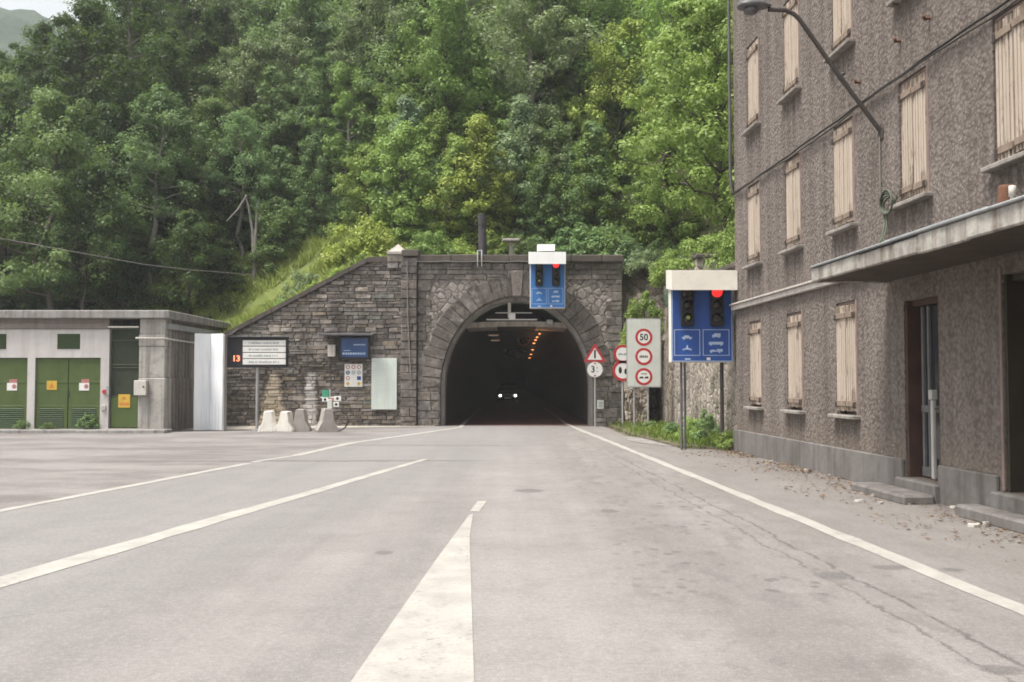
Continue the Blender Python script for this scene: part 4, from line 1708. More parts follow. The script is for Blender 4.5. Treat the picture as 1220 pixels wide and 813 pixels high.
jersey('concrete_barrier', 'white limewashed concrete barrier nearest the message board pole', 319.5, M['barrier_white'], .06)
jersey('concrete_barrier', 'white limewashed concrete barrier touching the grey barrier', 338.5, M['barrier_white'], -.05, .98)
jersey('concrete_barrier', 'grey concrete barrier between the white barriers and the one with plates', 357.5, M['barrier_grey'], .1, 1.08, .7, 32.0)
jersey('concrete_barrier', 'grey concrete barrier under a cluster of small plates', 392, M['barrier_grey'], .32, 1.12, .8, 31.6)

# small plates on a stub post standing on that barrier
Yc = 32.0
sc = thing('plate_cluster', 'cluster of small green and white plates on a stub post on a barrier', 'small sign', (at(393, 490, Yc).x, Yc, .735))
r = rel(sc)
mb = MB()
mb.box(-.075, .075, -.05, .05, 0.0, .3, bev=.01)
mb.tube([(-.3, 0, .36), (.32, 0, .36)], .02, 8)
mb.tube([(0, 0, .3), (0, 0, .62)], .018, 8)
mb.build('post', M['white_grey'], sc)
for nm, a, b, c, d, mt in (('green_plate', 384, 392, 465, 473, 'green_plate'), ('white_plate', 384, 391, 474, 478.5, 'white'), ('white_plate', 398, 406.5, 472, 478, 'white'), ('white_plate', 397.5, 404, 479, 485, 'white'), ('red_plate', 391.5, 397.5, 475, 478.5, 'pinkred')):
    xa, _, zb_ = r(a, c)
    xb, _, za_ = r(b, d)
    mb = MB()
    mb.box(xa, xb, -.035, -.02, za_, zb_, 0, bev=.004)
    if mt == 'white':
        mb.disc((xa + xb) / 2, (za_ + zb_) / 2, .045, -.039, -.036, 1, 12)
    mb.build(nm, [M[mt], M['black']], sc)
mb = MB()
pth = []
X0 = at(401, 503, 32.3)
for i in range(21):
    t = 2 * PI * i / 20
    pth.append((.29 * math.cos(t), .05 * math.sin(t * 2) , .33 + .31 * math.sin(t)))
mb.tube(pth, .02, 6, cap=False)
tag(mb.build('hose_loop', M['cable'], None, (X0.x + .05, 32.45, 0)), 'black rubber hose loop standing behind the grey barrier with plates', 'hose')

# things fixed on the wing wall
YW = 35.9


def wallbox(name, label, cat, px0, px1, py0, py1, mat, dep=.06, Y=YW, bev=.008):
    a, b = at(px0, py1, Y), at(px1, py0, Y)
    t = thing(name, label, cat, ((a.x + b.x) / 2, Y, a.z))
    m = MB()
    hw = (b.x - a.x) / 2
    m.box(-hw, hw, -dep, .06, 0, b.z - a.z, bev=bev)
    m.build('panel', mat, t)
    return t, hw, b.z - a.z


t, hw, hh = wallbox('information_screen', 'blue information screen in a black case under a small shelf roof', 'screen', 403.5, 441, 401.5, 428.5, M['black'], .16)
mb = MB()
mb.box(-hw + .12, hw - .06, -.175, -.161, .08, hh - .06)
s_ = mb.build('display', M['screen'], t)
for (a, b, z, h) in ((.0, .42, .50, .05), (-.40, .42, .17, .075), (-.36, -.1, .30, .03)):
    mb = MB()
    x = a
    while x < b:
        w = random.uniform(.04, .08)
        mb.box(x, min(b, x + w), -.179, -.176, z, z + h)
        x += w + .02
    mb.build('lettering', M['pale_line'], s_)
mb = MB()
mb.box(-hw - .52, hw + .18, -.5, .05, hh + .03, hh + .1, bev=.01)
mb.box(-hw - .4, -hw - .34, -.4, .05, hh - .1, hh + .03, bev=.008)
mb.build('shelf_roof', M['lamp_grey'], t)

t, hw, hh = wallbox('junction_box', 'beige junction box on the stone wall left of the blue screen', 'junction box', 391, 400, 411, 425, M['beige_box'], .1)
mb = MB()
mb.disc(hw - .04, hh / 2, .012, -.11, -.1, 0, 8)
mb.build('lock', M['iron'], t)

t, hw, hh = wallbox('pictogram_board', 'white board of small road-sign pictograms below the blue screen', 'pictogram board', 410.5, 432, 434, 461, M['white'], .03)
mb = MB()
i = 0
cols = ['pinkred', 'pinkred', 'pinkred', 'screen', 'faint', 'faint', 'pinkred', None, 'blue', 'yellow', None, 'yellow']
mats_ = [M['pinkred'], M['screen'], M['faint'], M['blue'], M['yellow'], M['white']]
idx = {'pinkred': 0, 'screen': 1, 'faint': 2, 'blue': 3, 'yellow': 4}
for rr_ in range(4):
    for cc in range(3):
        c = cols[rr_ * 3 + cc]
        if c:
            x, z = -hw * .62 + cc * hw * .62, hh * .87 - rr_ * hh * .245
            if c == 'blue':
                mb.box(x - .07, x + .07, -.034, -.031, z - .07, z + .07, 3)
            elif c == 'yellow':
                mb.prism([(x, z - .075), (x + .075, z), (x, z + .075), (x - .075, z)], -.034, -.031, 4)
            else:
                mb.ring(x, z, .045 if c == 'pinkred' else .04, .075, -.034, -.031, idx[c], 16)
                if c != 'pinkred':
                    mb.box(x - .03, x + .03, -.034, -.031, z - .015, z + .015, idx[c])
mb.build('pictogram', mats_, t)

t, hw, hh = wallbox('notice_board', 'tall blank-looking pale white notice board right of the pictogram board', 'notice board', 442.5, 473, 427, 488, M['notice'], .04)
t['label'] = 'tall pale notice board with faint lettering on the stone wall'
mb = MB()
z = hh - .12
mb.box(-hw + .05, -hw + .17, -.043, -.041, z - .02, z + .03)
for q in range(15):
    z -= .085
    x = -hw + .07
    e_ = hw - random.uniform(.08, .4)
    while x < e_:
        w = random.uniform(.03, .1)
        if q in (0, 3, 7, 10, 12):
            pass
        mb.box(x, min(x + w, e_), -.043, -.041, z, z + (.016 if q != 9 else .03))
        x += w + .03
mb.build('lettering', M['white_grey'], t)

# wires on the wall
def wire(pts, label, r_=.011, m_='cable_grey'):
    m = MB()
    m.tube(pts, r_, 5)
    return tag(m.build('wire', M[m_]), label, 'wire')


wire([at(342, 411.5, 35.8), at(365, 412.5, 35.78), at(391, 412, 35.82)], 'thin pale wire from the message board to the beige junction box')
wire([at(395.5, 425, 35.8), at(394.5, 445, 35.8), at(393, 466, 35.78)], 'thin wire running down the wall from the beige junction box', .009, 'cable')
wire([at(362, 478, 35.8), at(384, 479.3, 35.8), at(410, 479, 35.8), at(441, 480.5, 35.8)], 'thin pale wire along the wall behind the small plates', .008)
wire([at(444, 488, 35.82), at(443, 500, 35.8), at(441.5, 510, 35.78)], 'thin wire dropping from the tall notice board to the ground', .009, 'cable')
wire([at(262, 401, 33.2), at(275, 399, 34.5), at(283, 392, 35.85)], 'short grey wire from the silver screen up to the wall top', .014)

# ================================================================== traffic-light boards


def picto(m, kind, cx, cz, s, y0, y1, mi):
    P = {
        'car': [(-1, -.22), (-1, .02), (-.72, .1), (-.4, .38), (.28, .38), (.58, .1), (1, .02), (1, -.22)],
        'bike': [(-.8, -.35), (-.55, -.05), (-.2, -.02), (-.12, .3), (.0, .62), (.16, .62), (.14, .3), (.22, .0), (.6, -.05), (.85, -.35), (.4, -.3), (.0, -.25), (-.4, -.3)],
        'lorry': [(-.8, -.3), (-.8, .1), (-.45, .18), (-.35, .42), (.85, .42), (.85, -.3)],
        'coach': [(-1.45, -.25), (-1.45, .05), (-1.25, .3), (1.4, .3), (1.4, -.25)],
        'caravan': [(-1.4, -.22), (-1.4, 0), (-.95, .18), (-.55, .18), (-.3, -.02), (-.05, -.02), (-.05, .3), (1.1, .3), (1.15, -.2), (.9, -.24)],
    }[kind]
    m.prism([(cx + a * s, cz + b * s) for a, b in P], y0, y1, mi)
    wh = {'car': (-.6, .6), 'bike': (-.7, .7), 'lorry': (-.5, .5), 'coach': (-1, 1), 'caravan': (-1.1, .5)}[kind]
    for w in wh:
        m.disc(cx + w * s, cz - .28 * s, .2 * s, y0, y1, mi, 12)


def light_board(name, label, base, W, Ht, z0, legs, blue, hood, rotz=0.0, dep=.34, hood_dy=.5):
    t = thing(name, label, 'traffic light', base, rotz)
    U = lambda u: -W / 2 + W * u
    V = lambda v: z0 + Ht * (1 - v)
    m = MB()
    m.box(-W / 2, W / 2, 0, dep, z0, z0 + Ht, bev=.012)
    m.build('case', M['hood'], t)
    m = MB()
    m.box(U(.0) + .012, U(1) - .012, -.014, -.001, V(1) + .012, V(0) - .012, 0, bev=.004)
    bw = .012 * W
    f0, f1 = -.019, -.0145
    for (a, b, c, d) in ((.018, .982, .012, .022), (.018, .982, .978, .988), (.018, .028, .022, .978), (.972, .982, .022, .978),
                         (.05, .466, .56, .568), (.05, .466, .902, .91), (.05, .06, .568, .902), (.456, .466, .568, .902),
                         (.51, .935, .56, .568), (.51, .935, .902, .91), (.51, .52, .568, .902), (.925, .935, .568, .902)):
        m.box(U(a), U(b), f0, f1, V(d), V(c), 1)
    s = W * .082
    picto(m, 'car', U(.258), V(.665), s, f0, f1, 1)
    picto(m, 'bike', U(.258), V(.81), s, f0, f1, 1)
    picto(m, 'lorry', U(.725), V(.64), s, f0, f1, 1)
    picto(m, 'coach', U(.722), V(.745), s, f0, f1, 1)
    picto(m, 'caravan', U(.735), V(.842), s, f0, f1, 1)
    m.box(U(.57), U(.63), f0, f1, V(.97), V(.935), 2)
    m.box(U(.22), U(.31), f0, f1, V(.965), V(.945), 1)
    m.build('face_plate', [blue, M['pale_line'], M['white']], t)
    # the hood over the signal heads
    m = MB()
    hh = Ht * .225
    z1 = z0 + Ht
    m.add([(-W / 2 - .05, -hood_dy, z1 - .1), (W / 2 + .0, -hood_dy, z1 - .1), (W / 2 + .0, -hood_dy, z1 - .04 + hh), (-W / 2 - .05, -hood_dy, z1 - .04 + hh),
           (-W / 2 - .05, dep + .03, z1 + .01), (W / 2 + .03, dep + .03, z1 + .01), (W / 2 + .03, dep + .03, z1 + hh + .06), (-W / 2 - .05, dep + .03, z1 + hh + .06),
           ], [(0, 1, 2, 3), (3, 2, 6, 7), (7, 6, 5, 4), (0, 3, 7, 4), (1, 5, 6, 2)])
    m.add([(-W / 2 - .03, -hood_dy + .02, z1 + .04), (W / 2 + .01, -hood_dy + .02, z1 + .04), (W / 2 + .01, dep, z1 + .1), (-W / 2 - .03, dep, z1 + .1)], [(0, 1, 2, 3)])
    m.build('hood', hood, t, fix=False)
    # signal heads
    for hi, uc in enumerate((.255, .73)):
        rL = W * .078
        m = MB()
        m.box(U(uc) - W * .105, U(uc) + W * .105, -.12, -.02, V(.52), V(0) + .03, bev=.02)
        head = m.build('signal_head', M['black'], t)
        for li, v in enumerate((.06, .235, .405)):
            lit = (hi == 1 and li == 0)
            dim = (hi == 0 and li == 2)
            rr_ = rL * (1.15 if li == 0 else .95)
            m = MB()
            prof = [(rr_ * math.cos(a), math.sin(a)) for a in (0, .35, .7, 1.05, 1.4)]
            n_ = 18
            vs = []
            for (q, dz) in prof:
                for k in range(n_):
                    vs.append((U(uc) + q * math.cos(2 * PI * k / n_), -.122 - .03 * dz, V(v) + q * math.sin(2 * PI * k / n_)))
            fs = [(i * n_ + k, i * n_ + (k + 1) % n_, (i + 1) * n_ + (k + 1) % n_, (i + 1) * n_ + k) for i in range(4) for k in range(n_)]
            fs.append(tuple(range(4 * n_, 5 * n_)))
            m.add(vs, fs, smooth=True)
            m.build('lens', M['red_on'] if lit else M['lens_dark'], head)
            if dim:
                m = MB()
                m.disc(U(uc) + rr_ * .1, V(v), rr_ * .42, -.165, -.155, 0, 14)
                m.build('lit_lens', M['green_dim'], head)
            # visor: an open half tube above the lens
            m = MB()
            vs, fs = [], []
            K = 14
            for k in range(K + 1):
                a = -0.35 + (PI + .7) * k / K
                ln = .26 * (0.45 + .55 * max(0, math.sin(a)))
                for q in (rr_ * 1.12, rr_ * 1.2):
                    vs.append((U(uc) + q * math.cos(a), -.12, V(v) + q * math.sin(a)))
                    vs.append((U(uc) + q * math.cos(a), -.12 - ln, V(v) + q * math.sin(a)))
            for k in range(K):
                a, b = k * 4, (k + 1) * 4
                fs += [(a, a + 1, b + 1, b), (a + 2, b + 2, b + 3, a + 3), (a + 1, a + 3, b + 3, b + 1)]
            m.add(vs, fs, smooth=True)
            m.build('visor', M['black'], head)
    for (x, y, rad) in legs:
        m = MB()
        m.tube([(x, y, 0), (x, y, z0 + .3)], rad, 10)
        m.build('post', M['lamp_grey'] if rad < .04 else M['iron'], t)
    return t


Yr = 23.35
pa, pb = at(799.5, 432, Yr), at(873, 343, Yr)
xc = (pa.x + pb.x) / 2
light_board('signal_board', 'blue traffic-light board under a cream hood on thin posts beside the house', (xc, Yr, 0), pb.x - pa.x, pb.z - pa.z, pa.z,
            [(at(813, 500, Yr).x - xc, .12, .03), (at(818.5, 500, Yr).x - xc, .26, .028), (at(862, 500, Yr).x - xc, .15, .045)], M['blue'], M['hood'])
Yh = 35.2
pa, pb = at(631.5, 367.5, Yh), at(673.5, 313, Yh)
xc = (pa.x + pb.x) / 2
hb = light_board('signal_board', 'blue traffic-light board under a white hood hanging on the tunnel portal', (xc, Yh, pa.z), pb.x - pa.x, pb.z - pa.z, 0,
                 [], M['blue_light'], M['hood_white'], hood_dy=.42)
mb = MB()
HH = pb.z - pa.z
mb.box(-.5, -.44, .34, .85, HH * .4, HH * .46, bev=.006)
mb.box(.44, .5, .34, .85, HH * .4, HH * .46, bev=.006)
mb.box(-.5, -.44, .34, .85, HH * .9, HH * .96, bev=.006)
mb.box(.44, .5, .34, .85, HH * .9, HH * .96, bev=.006)
mb.build('bracket', M['galv'], hb)
mb = MB()
q0, q1 = at(640, 304, Yh), at(661, 297.5, Yh)
mb.box(q0.x - xc, q1.x - xc, -.2, .1, HH + .4, HH + .62, bev=.01)
mb.build('lamp_box', M['hood_white'], hb)

# ================================================================== speed-limit panel
Ys = 33.0
xc = at(767, 450, Ys).x
sp = thing('speed_limit_panel', 'tall grey-white panel with three red-ringed roundels, a 50 at the top', 'road sign', (xc, Ys, 0))
r = rel(sp)
xa, _, zb_ = r(746.3, 379.5)
xb, _, za_ = r(788, 462)


def rrect(x0, x1, z0, z1, rad, n=5):
    o = []
    for (cx, cz, a0) in ((x1 - rad, z1 - rad, 0), (x0 + rad, z1 - rad, PI / 2), (x0 + rad, z0 + rad, PI), (x1 - rad, z0 + rad, 3 * PI / 2)):
        for i in range(n + 1):
            a = a0 + PI / 2 * i / n
            o.append((cx + rad * math.cos(a), cz + rad * math.sin(a)))
    return o


mb = MB()
mb.prism(rrect(xa, xb, za_, zb_, .05), 0, .05, 0)
mb.build('backing', M['galv'], sp)
mb = MB()
mb.prism(rrect(xa + .035, xb - .035, za_ + .035, zb_ - .035, .04), -.008, -.0005, 0)
mb.build('panel', M['white_grey'], sp)
for k, py in enumerate((402, 425, 449)):
    x, _, z = r(767, py)
    m = MB()
    m.ring(x, z, .205, .285, -.014, -.009, 1)
    m.disc(x, z, .204, -.0125, -.009, 0, 32)
    if k == 0:
        m.text('50', x, z - .005, .30, -.0155, 2, .002, .95, .006)
    elif k == 1:
        for dx in (-.12, -.065, -.01, .05, .11):
            m.box(x + dx - .02, x + dx + .02, -.0155, -.013, z - .02, z + .03 + (.015 if dx in (-.065, .05) else 0), 2)
        m.box(x - .15, x + .15, -.0155, -.013, z - .035, z - .024, 2)
    else:
        picto(m, 'lorry', x - .085, z - .03, .08, -.0155, -.013, 2)
        picto(m, 'lorry', x + .085, z - .03, .08, -.0155, -.013, 2)
        for dx in (-.07, -.02, .03, .075):
            m.box(x + dx - .017, x + dx + .017, -.0155, -.013, z + .075, z + .115, 2)
    m.build('roundel', [M['white'], M['red'], M['black']], sp)
for px in (756, 772.5):
    m = MB()
    x = r(px, 480)[0]
    m.tube([(x, .085, 0), (x, .085, zb_ - .1)], .034, 8)
    m.build('post', M['galv'], sp)

# warning triangle with a white roundel below it
Yt = 35.4
wt = thing('warning_sign', 'red-edged warning triangle above a white roundel with a 3 at the arch foot', 'road sign', (at(709, 500, Yt).x, Yt, 0))
r = rel(wt)
_, _, zt = r(709, 410)
_, _, zb_ = r(709, 431.5)
hw = .40
mb = MB()
mb.prism([(-hw, zb_), (hw, zb_), (.025, zt), (-.025, zt)], -.02, 0, 0)
k = .66
cz = zb_ + (zt - zb_) * .36
mb.prism([(-hw * k, cz + (zb_ - cz) * k), (hw * k, cz + (zb_ - cz) * k), (0, cz + (zt - cz) * k)], -.026, -.021, 1)
mb.box(-.03, .03, -.031, -.027, cz - .1, cz + .2, 2)
mb.build('triangle_plate', [M['red'], M['white'], M['black']], wt)
_, _, zc = r(709, 440.5)
mb = MB()
mb.disc(0, zc, .275, -.02, 0, 0)
mb.text('3', -.07, zc, .32, -.0235, 1, .002, .95, .006)
mb.box(.05, .12, -.024, -.021, zc - .08, zc - .05, 2)
mb.box(.06, .1, -.024, -.021, zc + .03, zc + .1, 2)
for s in (-1, 1):
    mb.prism([(-.06, zc + s * .24), (.06, zc + s * .24), (0, zc + s * .17)], -.024, -.021, 3)
mb.build('roundel', [M['white'], M['black'], M['faint'], M['pinkred']], wt)
mb = MB()
mb.tube([(.01, .03, 0), (.0, .03, zt - .1)], .034, 8)
mb.build('post', M['galv'], wt)

# two red-bordered roundels on a pole half hidden behind the speed panel
Yn = 34.4
nt = thing('restriction_sign', 'pair of red-bordered roundels one above another, half hidden behind the tall panel', 'road sign', (at(742, 500, Yn).x, Yn, 0))
r = rel(nt)
for k, (px, py, rad) in enumerate(((742, 422, .32), (742, 442, .36))):
    x, _, z = r(px, py)
    mb = MB()
    mb.ring(x, z, rad * .74, rad, -.02, 0, 1)
    mb.disc(x, z, rad * .735, -.016, 0, 0)
    if k == 0:
        picto(mb, 'car', x - .08, z, .09, -.0195, -.0165, 3)
        picto(mb, 'lorry', x + .1, z, .09, -.0195, -.0165, 3)
    else:
        mb.disc(x - .09, z + .02, .055, -.0195, -.0165, 2, 12, 2.2)
        mb.disc(x + .1, z - .02, .05, -.0195, -.0165, 2, 12, 2.0)
    mb.build('roundel', [M['white'], M['red'], M['black'], M['faint']], nt)
mb = MB()
mb.tube([(0, .03, 0), (0, .03, r(742, 412)[2])], .034, 8)
mb.build('post', M['galv'], nt)

# little plate on the portal pier
t, hw, hh = wallbox('number_plate_sign', 'tiny pale plate on the portal wall right of the arch foot', 'small sign', 711.5, 719.5, 477, 487.5, M['white_grey'], .03, 35.88)
mb = MB()
for z in (hh * .3, hh * .62):
    mb.box(-hw * .6, hw * .6, -.034, -.031, z, z + .05)
mb.build('lettering', M['faint'], t)

# white bar frame hung in the arch, floodlight beside it
Yf = 36.9
br = thing('antenna_frame', 'white bar frame with a small box hanging under the arch crown', 'antenna frame', (at(607, 380, Yf).x, Yf, at(607, 383, Yf).z))
r = rel(br)
mb = MB()
for (a, b, y, hgt) in ((579.5, 640, 381, .045), (590, 634, 373, .03)):
    xa, _, z = r(a, y)
    xb, _, _ = r(b, y)
    mb.box(xa, xb, -.03, .03, z - hgt / 2, z + hgt / 2, bev=.006)
mb.build('bar', M['white'], br)
xa, _, za_ = r(605, 379)
xb, _, zb_ = r(608.8, 358)
mb = MB()
mb.box(xa, xb, .035, .1, za_, zb_, bev=.006)
mb.build('hanger', M['white'], br)
xa, _, za_ = r(606.5, 381)
xb, _, zb_ = r(614, 373.8)
mb = MB()
mb.box(xa, xb, -.14, -.035, za_, zb_, bev=.012)
mb.build('box', M['hood_white'], br)
fl = thing('floodlight', 'small dim floodlight under the vault below the hanging signal board', 'floodlight', at(655, 384, 37.0))
mb = MB()
mb.box(-.13, .13, -.1, .12, -.09, .09, bev=.03)
mb.build('body', M['galv'], fl)
mb = MB()
mb.tube([(0, .02, .09), (0, .02, .28)], .02, 6)
mb.build('bracket', M['iron'], fl)

# lamps under the tunnel ceiling
lamps = [(642.8, 398, 39.6), (639.8, 402.2, 42.6), (638, 405.4, 45.6), (636.2, 409, 49.4), (634.6, 416.8, 59.5), (632.6, 422.4, 69.5), (631, 426.4, 80)]
names_ = ['first', 'second', 'third', 'fourth', 'fifth', 'sixth', 'seventh']
LG = 'orange lamps under the tunnel ceiling'


def tlamp(px, py, Y, label, lit, w=.46):
    p = at(px, py, Y)
    t_ = thing('tunnel_lamp', label, 'lamp', (p.x, Y, min(p.z, CZ - .16)), 0, LG)
    m = MB()
    m.box(-w / 2, w / 2, -.09, .09, .03, .1, bev=.02)
    m.tube([(0, 0, .13), (0, 0, .3)], .02, 6)
    m.build('housing', M['iron'], t_)
    m = MB()
    m.box(-w / 2 + .02, w / 2 - .02, -.1, .075, -.02, .029, bev=.01)
    m.build('diffuser', M['sodium'] if lit else M['sodium_dim'], t_)
    if lit:
        ld = bpy.data.lights.new('lamp_light', 'POINT')
        ld.energy = 3.0
        ld.color = (1.0, .48, .2)
        ld.shadow_soft_size = .08
        lo_ = bpy.data.objects.new('lamp_light', ld)
        COL.objects.link(lo_)
        lo_.parent = t_
        lo_.location = (0, 0, -.14)


for i, (a, b, c) in enumerate(lamps):
    tlamp(a, b, c, f'glowing orange tunnel lamp, {names_[i]} of the lit row counted inwards from the mouth', True, .115 + .018 * i)
tlamp(588, 398.5, 41, 'dim tunnel lamp in the left row nearest the mouth', False)
tlamp(590, 404.5, 46, 'dim tunnel lamp in the left row farther inside', False)
for (px, py, Y, lb) in ((624, 404, 46.5, 'rusty jet fan under the ceiling nearest the tunnel mouth'), (604.5, 421.5, 64, 'farther rusty jet fan on the left under the ceiling'), (620, 421, 64, 'farther rusty jet fan on the right under the ceiling')):
    p = at(px, py, Y)
    t_ = thing('jet_fan', lb, 'fan', (p.x, Y, p.z), 0, 'jet fans in the tunnel')
    m = MB()
    n = 16
    for ra, rb in ((.32, .28),):
        vs = []
        for yy in (-.6, .9):
            for q in (ra, rb):
                for k in range(n):
                    vs.append((q * math.cos(2 * PI * k / n), yy, q * math.sin(2 * PI * k / n)))
        fs = []
        for k in range(n):
            j = (k + 1) % n
            fs += [(k, j, 2 * n + j, 2 * n + k), (n + k, 3 * n + k, 3 * n + j, n + j), (k, n + k, n + j, j), (2 * n + k, 2 * n + j, 3 * n + j, 3 * n + k)]
        m.add(vs, fs)
    m.build('casing', M['rust'], t_)
    m = MB()
    for k in range(6):
        a = PI * 2 * k / 6
        m.quad((.05 * math.cos(a), 0, .05 * math.sin(a)), (.27 * math.cos(a), -.03, .27 * math.sin(a)), (.27 * math.cos(a + .5), .06, .27 * math.sin(a + .5)), (.05 * math.cos(a + .5), .06, .05 * math.sin(a + .5)))
    m.disc(0, 0, .07, -.08, .1, 0, 12)
    m.build('rotor', M['iron'], t_, fix=False)
    m = MB()
    m.box(-.2, .2, .0, .06, .31, CZ - p.z, bev=.01)
    m.build('hanger', M['iron'], t_)

# ================================================================== oncoming car deep in the tunnel
Yc = 75.0
car = thing('car', 'oncoming dark car with lit headlights deep inside the tunnel', 'car', (at(605, 472, Yc).x, Yc, 0))
secs = [(-.0, .30, .52, .70), (.25, .24, .68, .80), (1.05, .22, .86, .83), (1.1, .22, .88, .83), (1.75, .22, 1.38, .68), (2.6, .22, 1.44, .66), (3.3, .22, 1.34, .66), (3.75, .24, .98, .78), (4.0, .32, .82, .72)]
mb = MB()
vs, fs = [], []
for (y, zb, zt, hw) in secs:
    belt = min(zt, .86)
    vs += [(-hw * .96, y, zb), (-max(hw, .8 if zt > 1 else hw), y, (zb + belt) / 2), (-max(hw, .78 if zt > 1 else hw * .95), y, belt), (-hw * .9, y, zt), (hw * .9, y, zt), (max(hw, .78 if zt > 1 else hw * .95), y, belt), (max(hw, .8 if zt > 1 else hw), y, (zb + belt) / 2), (hw * .96, y, zb)]
for i in range(len(secs) - 1):
    for k in range(8):
        fs.append((i * 8 + k, i * 8 + (k + 1) % 8, (i + 1) * 8 + (k + 1) % 8, (i + 1) * 8 + k))
fs += [tuple(range(8)), tuple(reversed(range(len(vs) - 8, len(vs))))]
mb.add(vs, fs)
mb.build('body', M['car_paint'], car)
mb = MB()
mb.quad((-.68, 1.14, .93), (.68, 1.14, .93), (.58, 1.72, 1.345), (-.58, 1.72, 1.345))
mb.build('windscreen', M['glass'], car)
for sx in (-1, 1):
    m = MB()
    m.disc(sx * .57, .56, .075, -.03, .2, 0, 20)
    m.build('headlight', M['headlight'], car)
    m = MB()
    m.box(sx * .86 - .09, sx * .86 + .09, 1.15, 1.25, .88, 1.0, bev=.02)
    m.build('mirror', M['car_paint'], car)
    for wy in (.75, 3.25):
        m = MB()
        vs = []
        n = 18
        for xx_ in (sx * .62, sx * .81):
            for k in range(n):
                vs.append((xx_, wy + .3 * math.cos(2 * PI * k / n), .3 + .3 * math.sin(2 * PI * k / n)))
        m.add(vs, [(k, (k + 1) % n, n + (k + 1) % n, n + k) for k in range(n)] + [tuple(range(n)), tuple(range(n, 2 * n))])
        m.build('wheel', M['tyre'], car)
mb = MB()
mb.box(-.72, .72, -.06, .1, .3, .44, bev=.03)
mb.build('bumper', M['black'], car)
mb = MB()
mb.box(-.26, .26, -.07, -.061, .33, .42)
mb.build('number_plate', M['white'], car)

# ================================================================== right of the portal: bank, walls
BW = lambda Y: 6.27 + .12 - 0.0464 * Y


def wall_local(u, off, z):
    p = F2W(u, off, z)
    return p


rw = thing('retaining_wall', 'pale rubble retaining wall stepping down towards the house, behind the roadside signal board', 'stone wall', (BX, BY, 0), BROT)
mb = MB()
mb.box(-7.25, -4.0, .1, .75, -.05, 5.06)
mb.box(-4.0, -.02, .12, .75, -.05, 4.3)
mb.box(-7.25, -6.9, .76, 2.2, -.05, 5.06)
mb.build('rubble_face', M['rubble_wall'], rw)
mb = MB()
for a, b, z in ((-7.3, -6.2, 5.062), (-6.19, -5.2, 5.07), (-5.19, -4.45, 5.06), (-3.98, -2.9, 4.302), (-2.89, -1.5, 4.306), (-1.49, -.02, 4.30)):
    mb.box(a, b, .02, .85, z, z + .12, bev=.02)
mb.build('coping', M['coping'], rw)
mb = MB()
mb.box(-4.42, -3.95, .04, .6, 4.0, 4.98, bev=.02)
mb.build('pier', M['rubble_wall'], rw)
mb = MB()
mb.box(-4.47, -3.9, -.01, .65, 4.982, 5.08, bev=.02)
mb.build('pier_cap', M['coping'], rw)

# rough stone bank between portal and the retaining wall
def bank_fn():
    m = MB()
    nx, nz = 34, 40
    vs, fs = [], []
    rr = random.Random(4)
    for j in range(nz + 1):
        z = -.05 + 6.2 * j / nz
        for i in range(nx + 1):
            x = 4.0 + 1.55 * i / nx
            ybase = 35.3 + .16 * z + .5 * max(0, z - 3.2)
            ybase -= .9 * max(0, x - 4.6) * (1 if z > 3.0 else 0) * .6
            b = .12 * math.sin(x * 5 + z * 2.3) * math.sin(z * 3.1 - x * 2) + .06 * math.sin(x * 13 + z * 9) + rr.uniform(-.03, .03)
            # dark recess beside the retaining wall
            if x > 4.86 and z < 2.75:
                ybase = 37.6
            vs.append((x, ybase + b, z))
    for j in range(nz):
        for i in range(nx):
            a = j * (nx + 1) + i
            fs.append((a, a + 1, a + nx + 2, a + nx + 1))
    m.add(vs, fs)
    return m


o = bank_fn().build('rock_bank', M['rock'], fix=False)
tag(o, 'rough rocky bank with a dark recess between the portal and the retaining wall', 'rock bank')
# side wall closing the gap from the retaining wall's end to the bank
mb = MB()
mb.prism_z([(5.36, 30.3), (5.8, 30.3), (6.4, 38.2), (5.45, 38.2)], -.05, 4.2)
tag(mb.build('side_wall', M['rock']), 'dark rock face behind the speed limit panel beside the recess', 'rock face')

# tarred pole stump and concrete table-like pillar behind the cornice
pp_ = at(575, 303, 38.0)
st = thing('pole_stump', 'dark tarred pole stump standing behind the portal cornice', 'pole', (pp_.x, 38.0, 5.6))
mb = MB()
mb.tube([(0, 0, 0), (0.0, 0, 1.2), (-.03, 0, 2.42)], [.17, .16, .155], 12)
mb.build('shaft', M['pole_wood'], st)
mb = MB()
mb.tube([(-.02, 0, 2.0), (-.02, 0, 2.06)], .175, 12)
mb.build('band', M['iron'], st)
pp_ = at(609, 303, 37.6)
tp = thing('stone_pillar', 'short pale pillar with a flat slab top behind the portal cornice', 'pillar', (pp_.x, 37.6, 5.7))
zt = at(609, 285.5, 37.6).z - 5.7
mb = MB()
mb.box(-.08, .08, -.08, .08, 0, zt - .09, bev=.015)
mb.build('shaft', M['cap_stone'], tp)
mb = MB()
mb.box(-.33, .33, -.3, .3, zt - .09, zt, bev=.015)
mb.build('slab', M['cap_stone'], tp)

# wire across the hillside
a, b, c, d = at(-60, 271, 33), at(120, 306, 36), at(220, 321, 38.5), at(303, 328, 41.5)
mb = MB()
mb.tube([a, at(0, 284, 34), at(60, 295, 35), b, at(170, 315, 37.2), c, d], .013, 5)
tag(mb.build('overhead_wire', M['cable_grey']), 'pale overhead wire sagging across the dark trees on the left slope', 'wire')
# ================================================================== vegetation


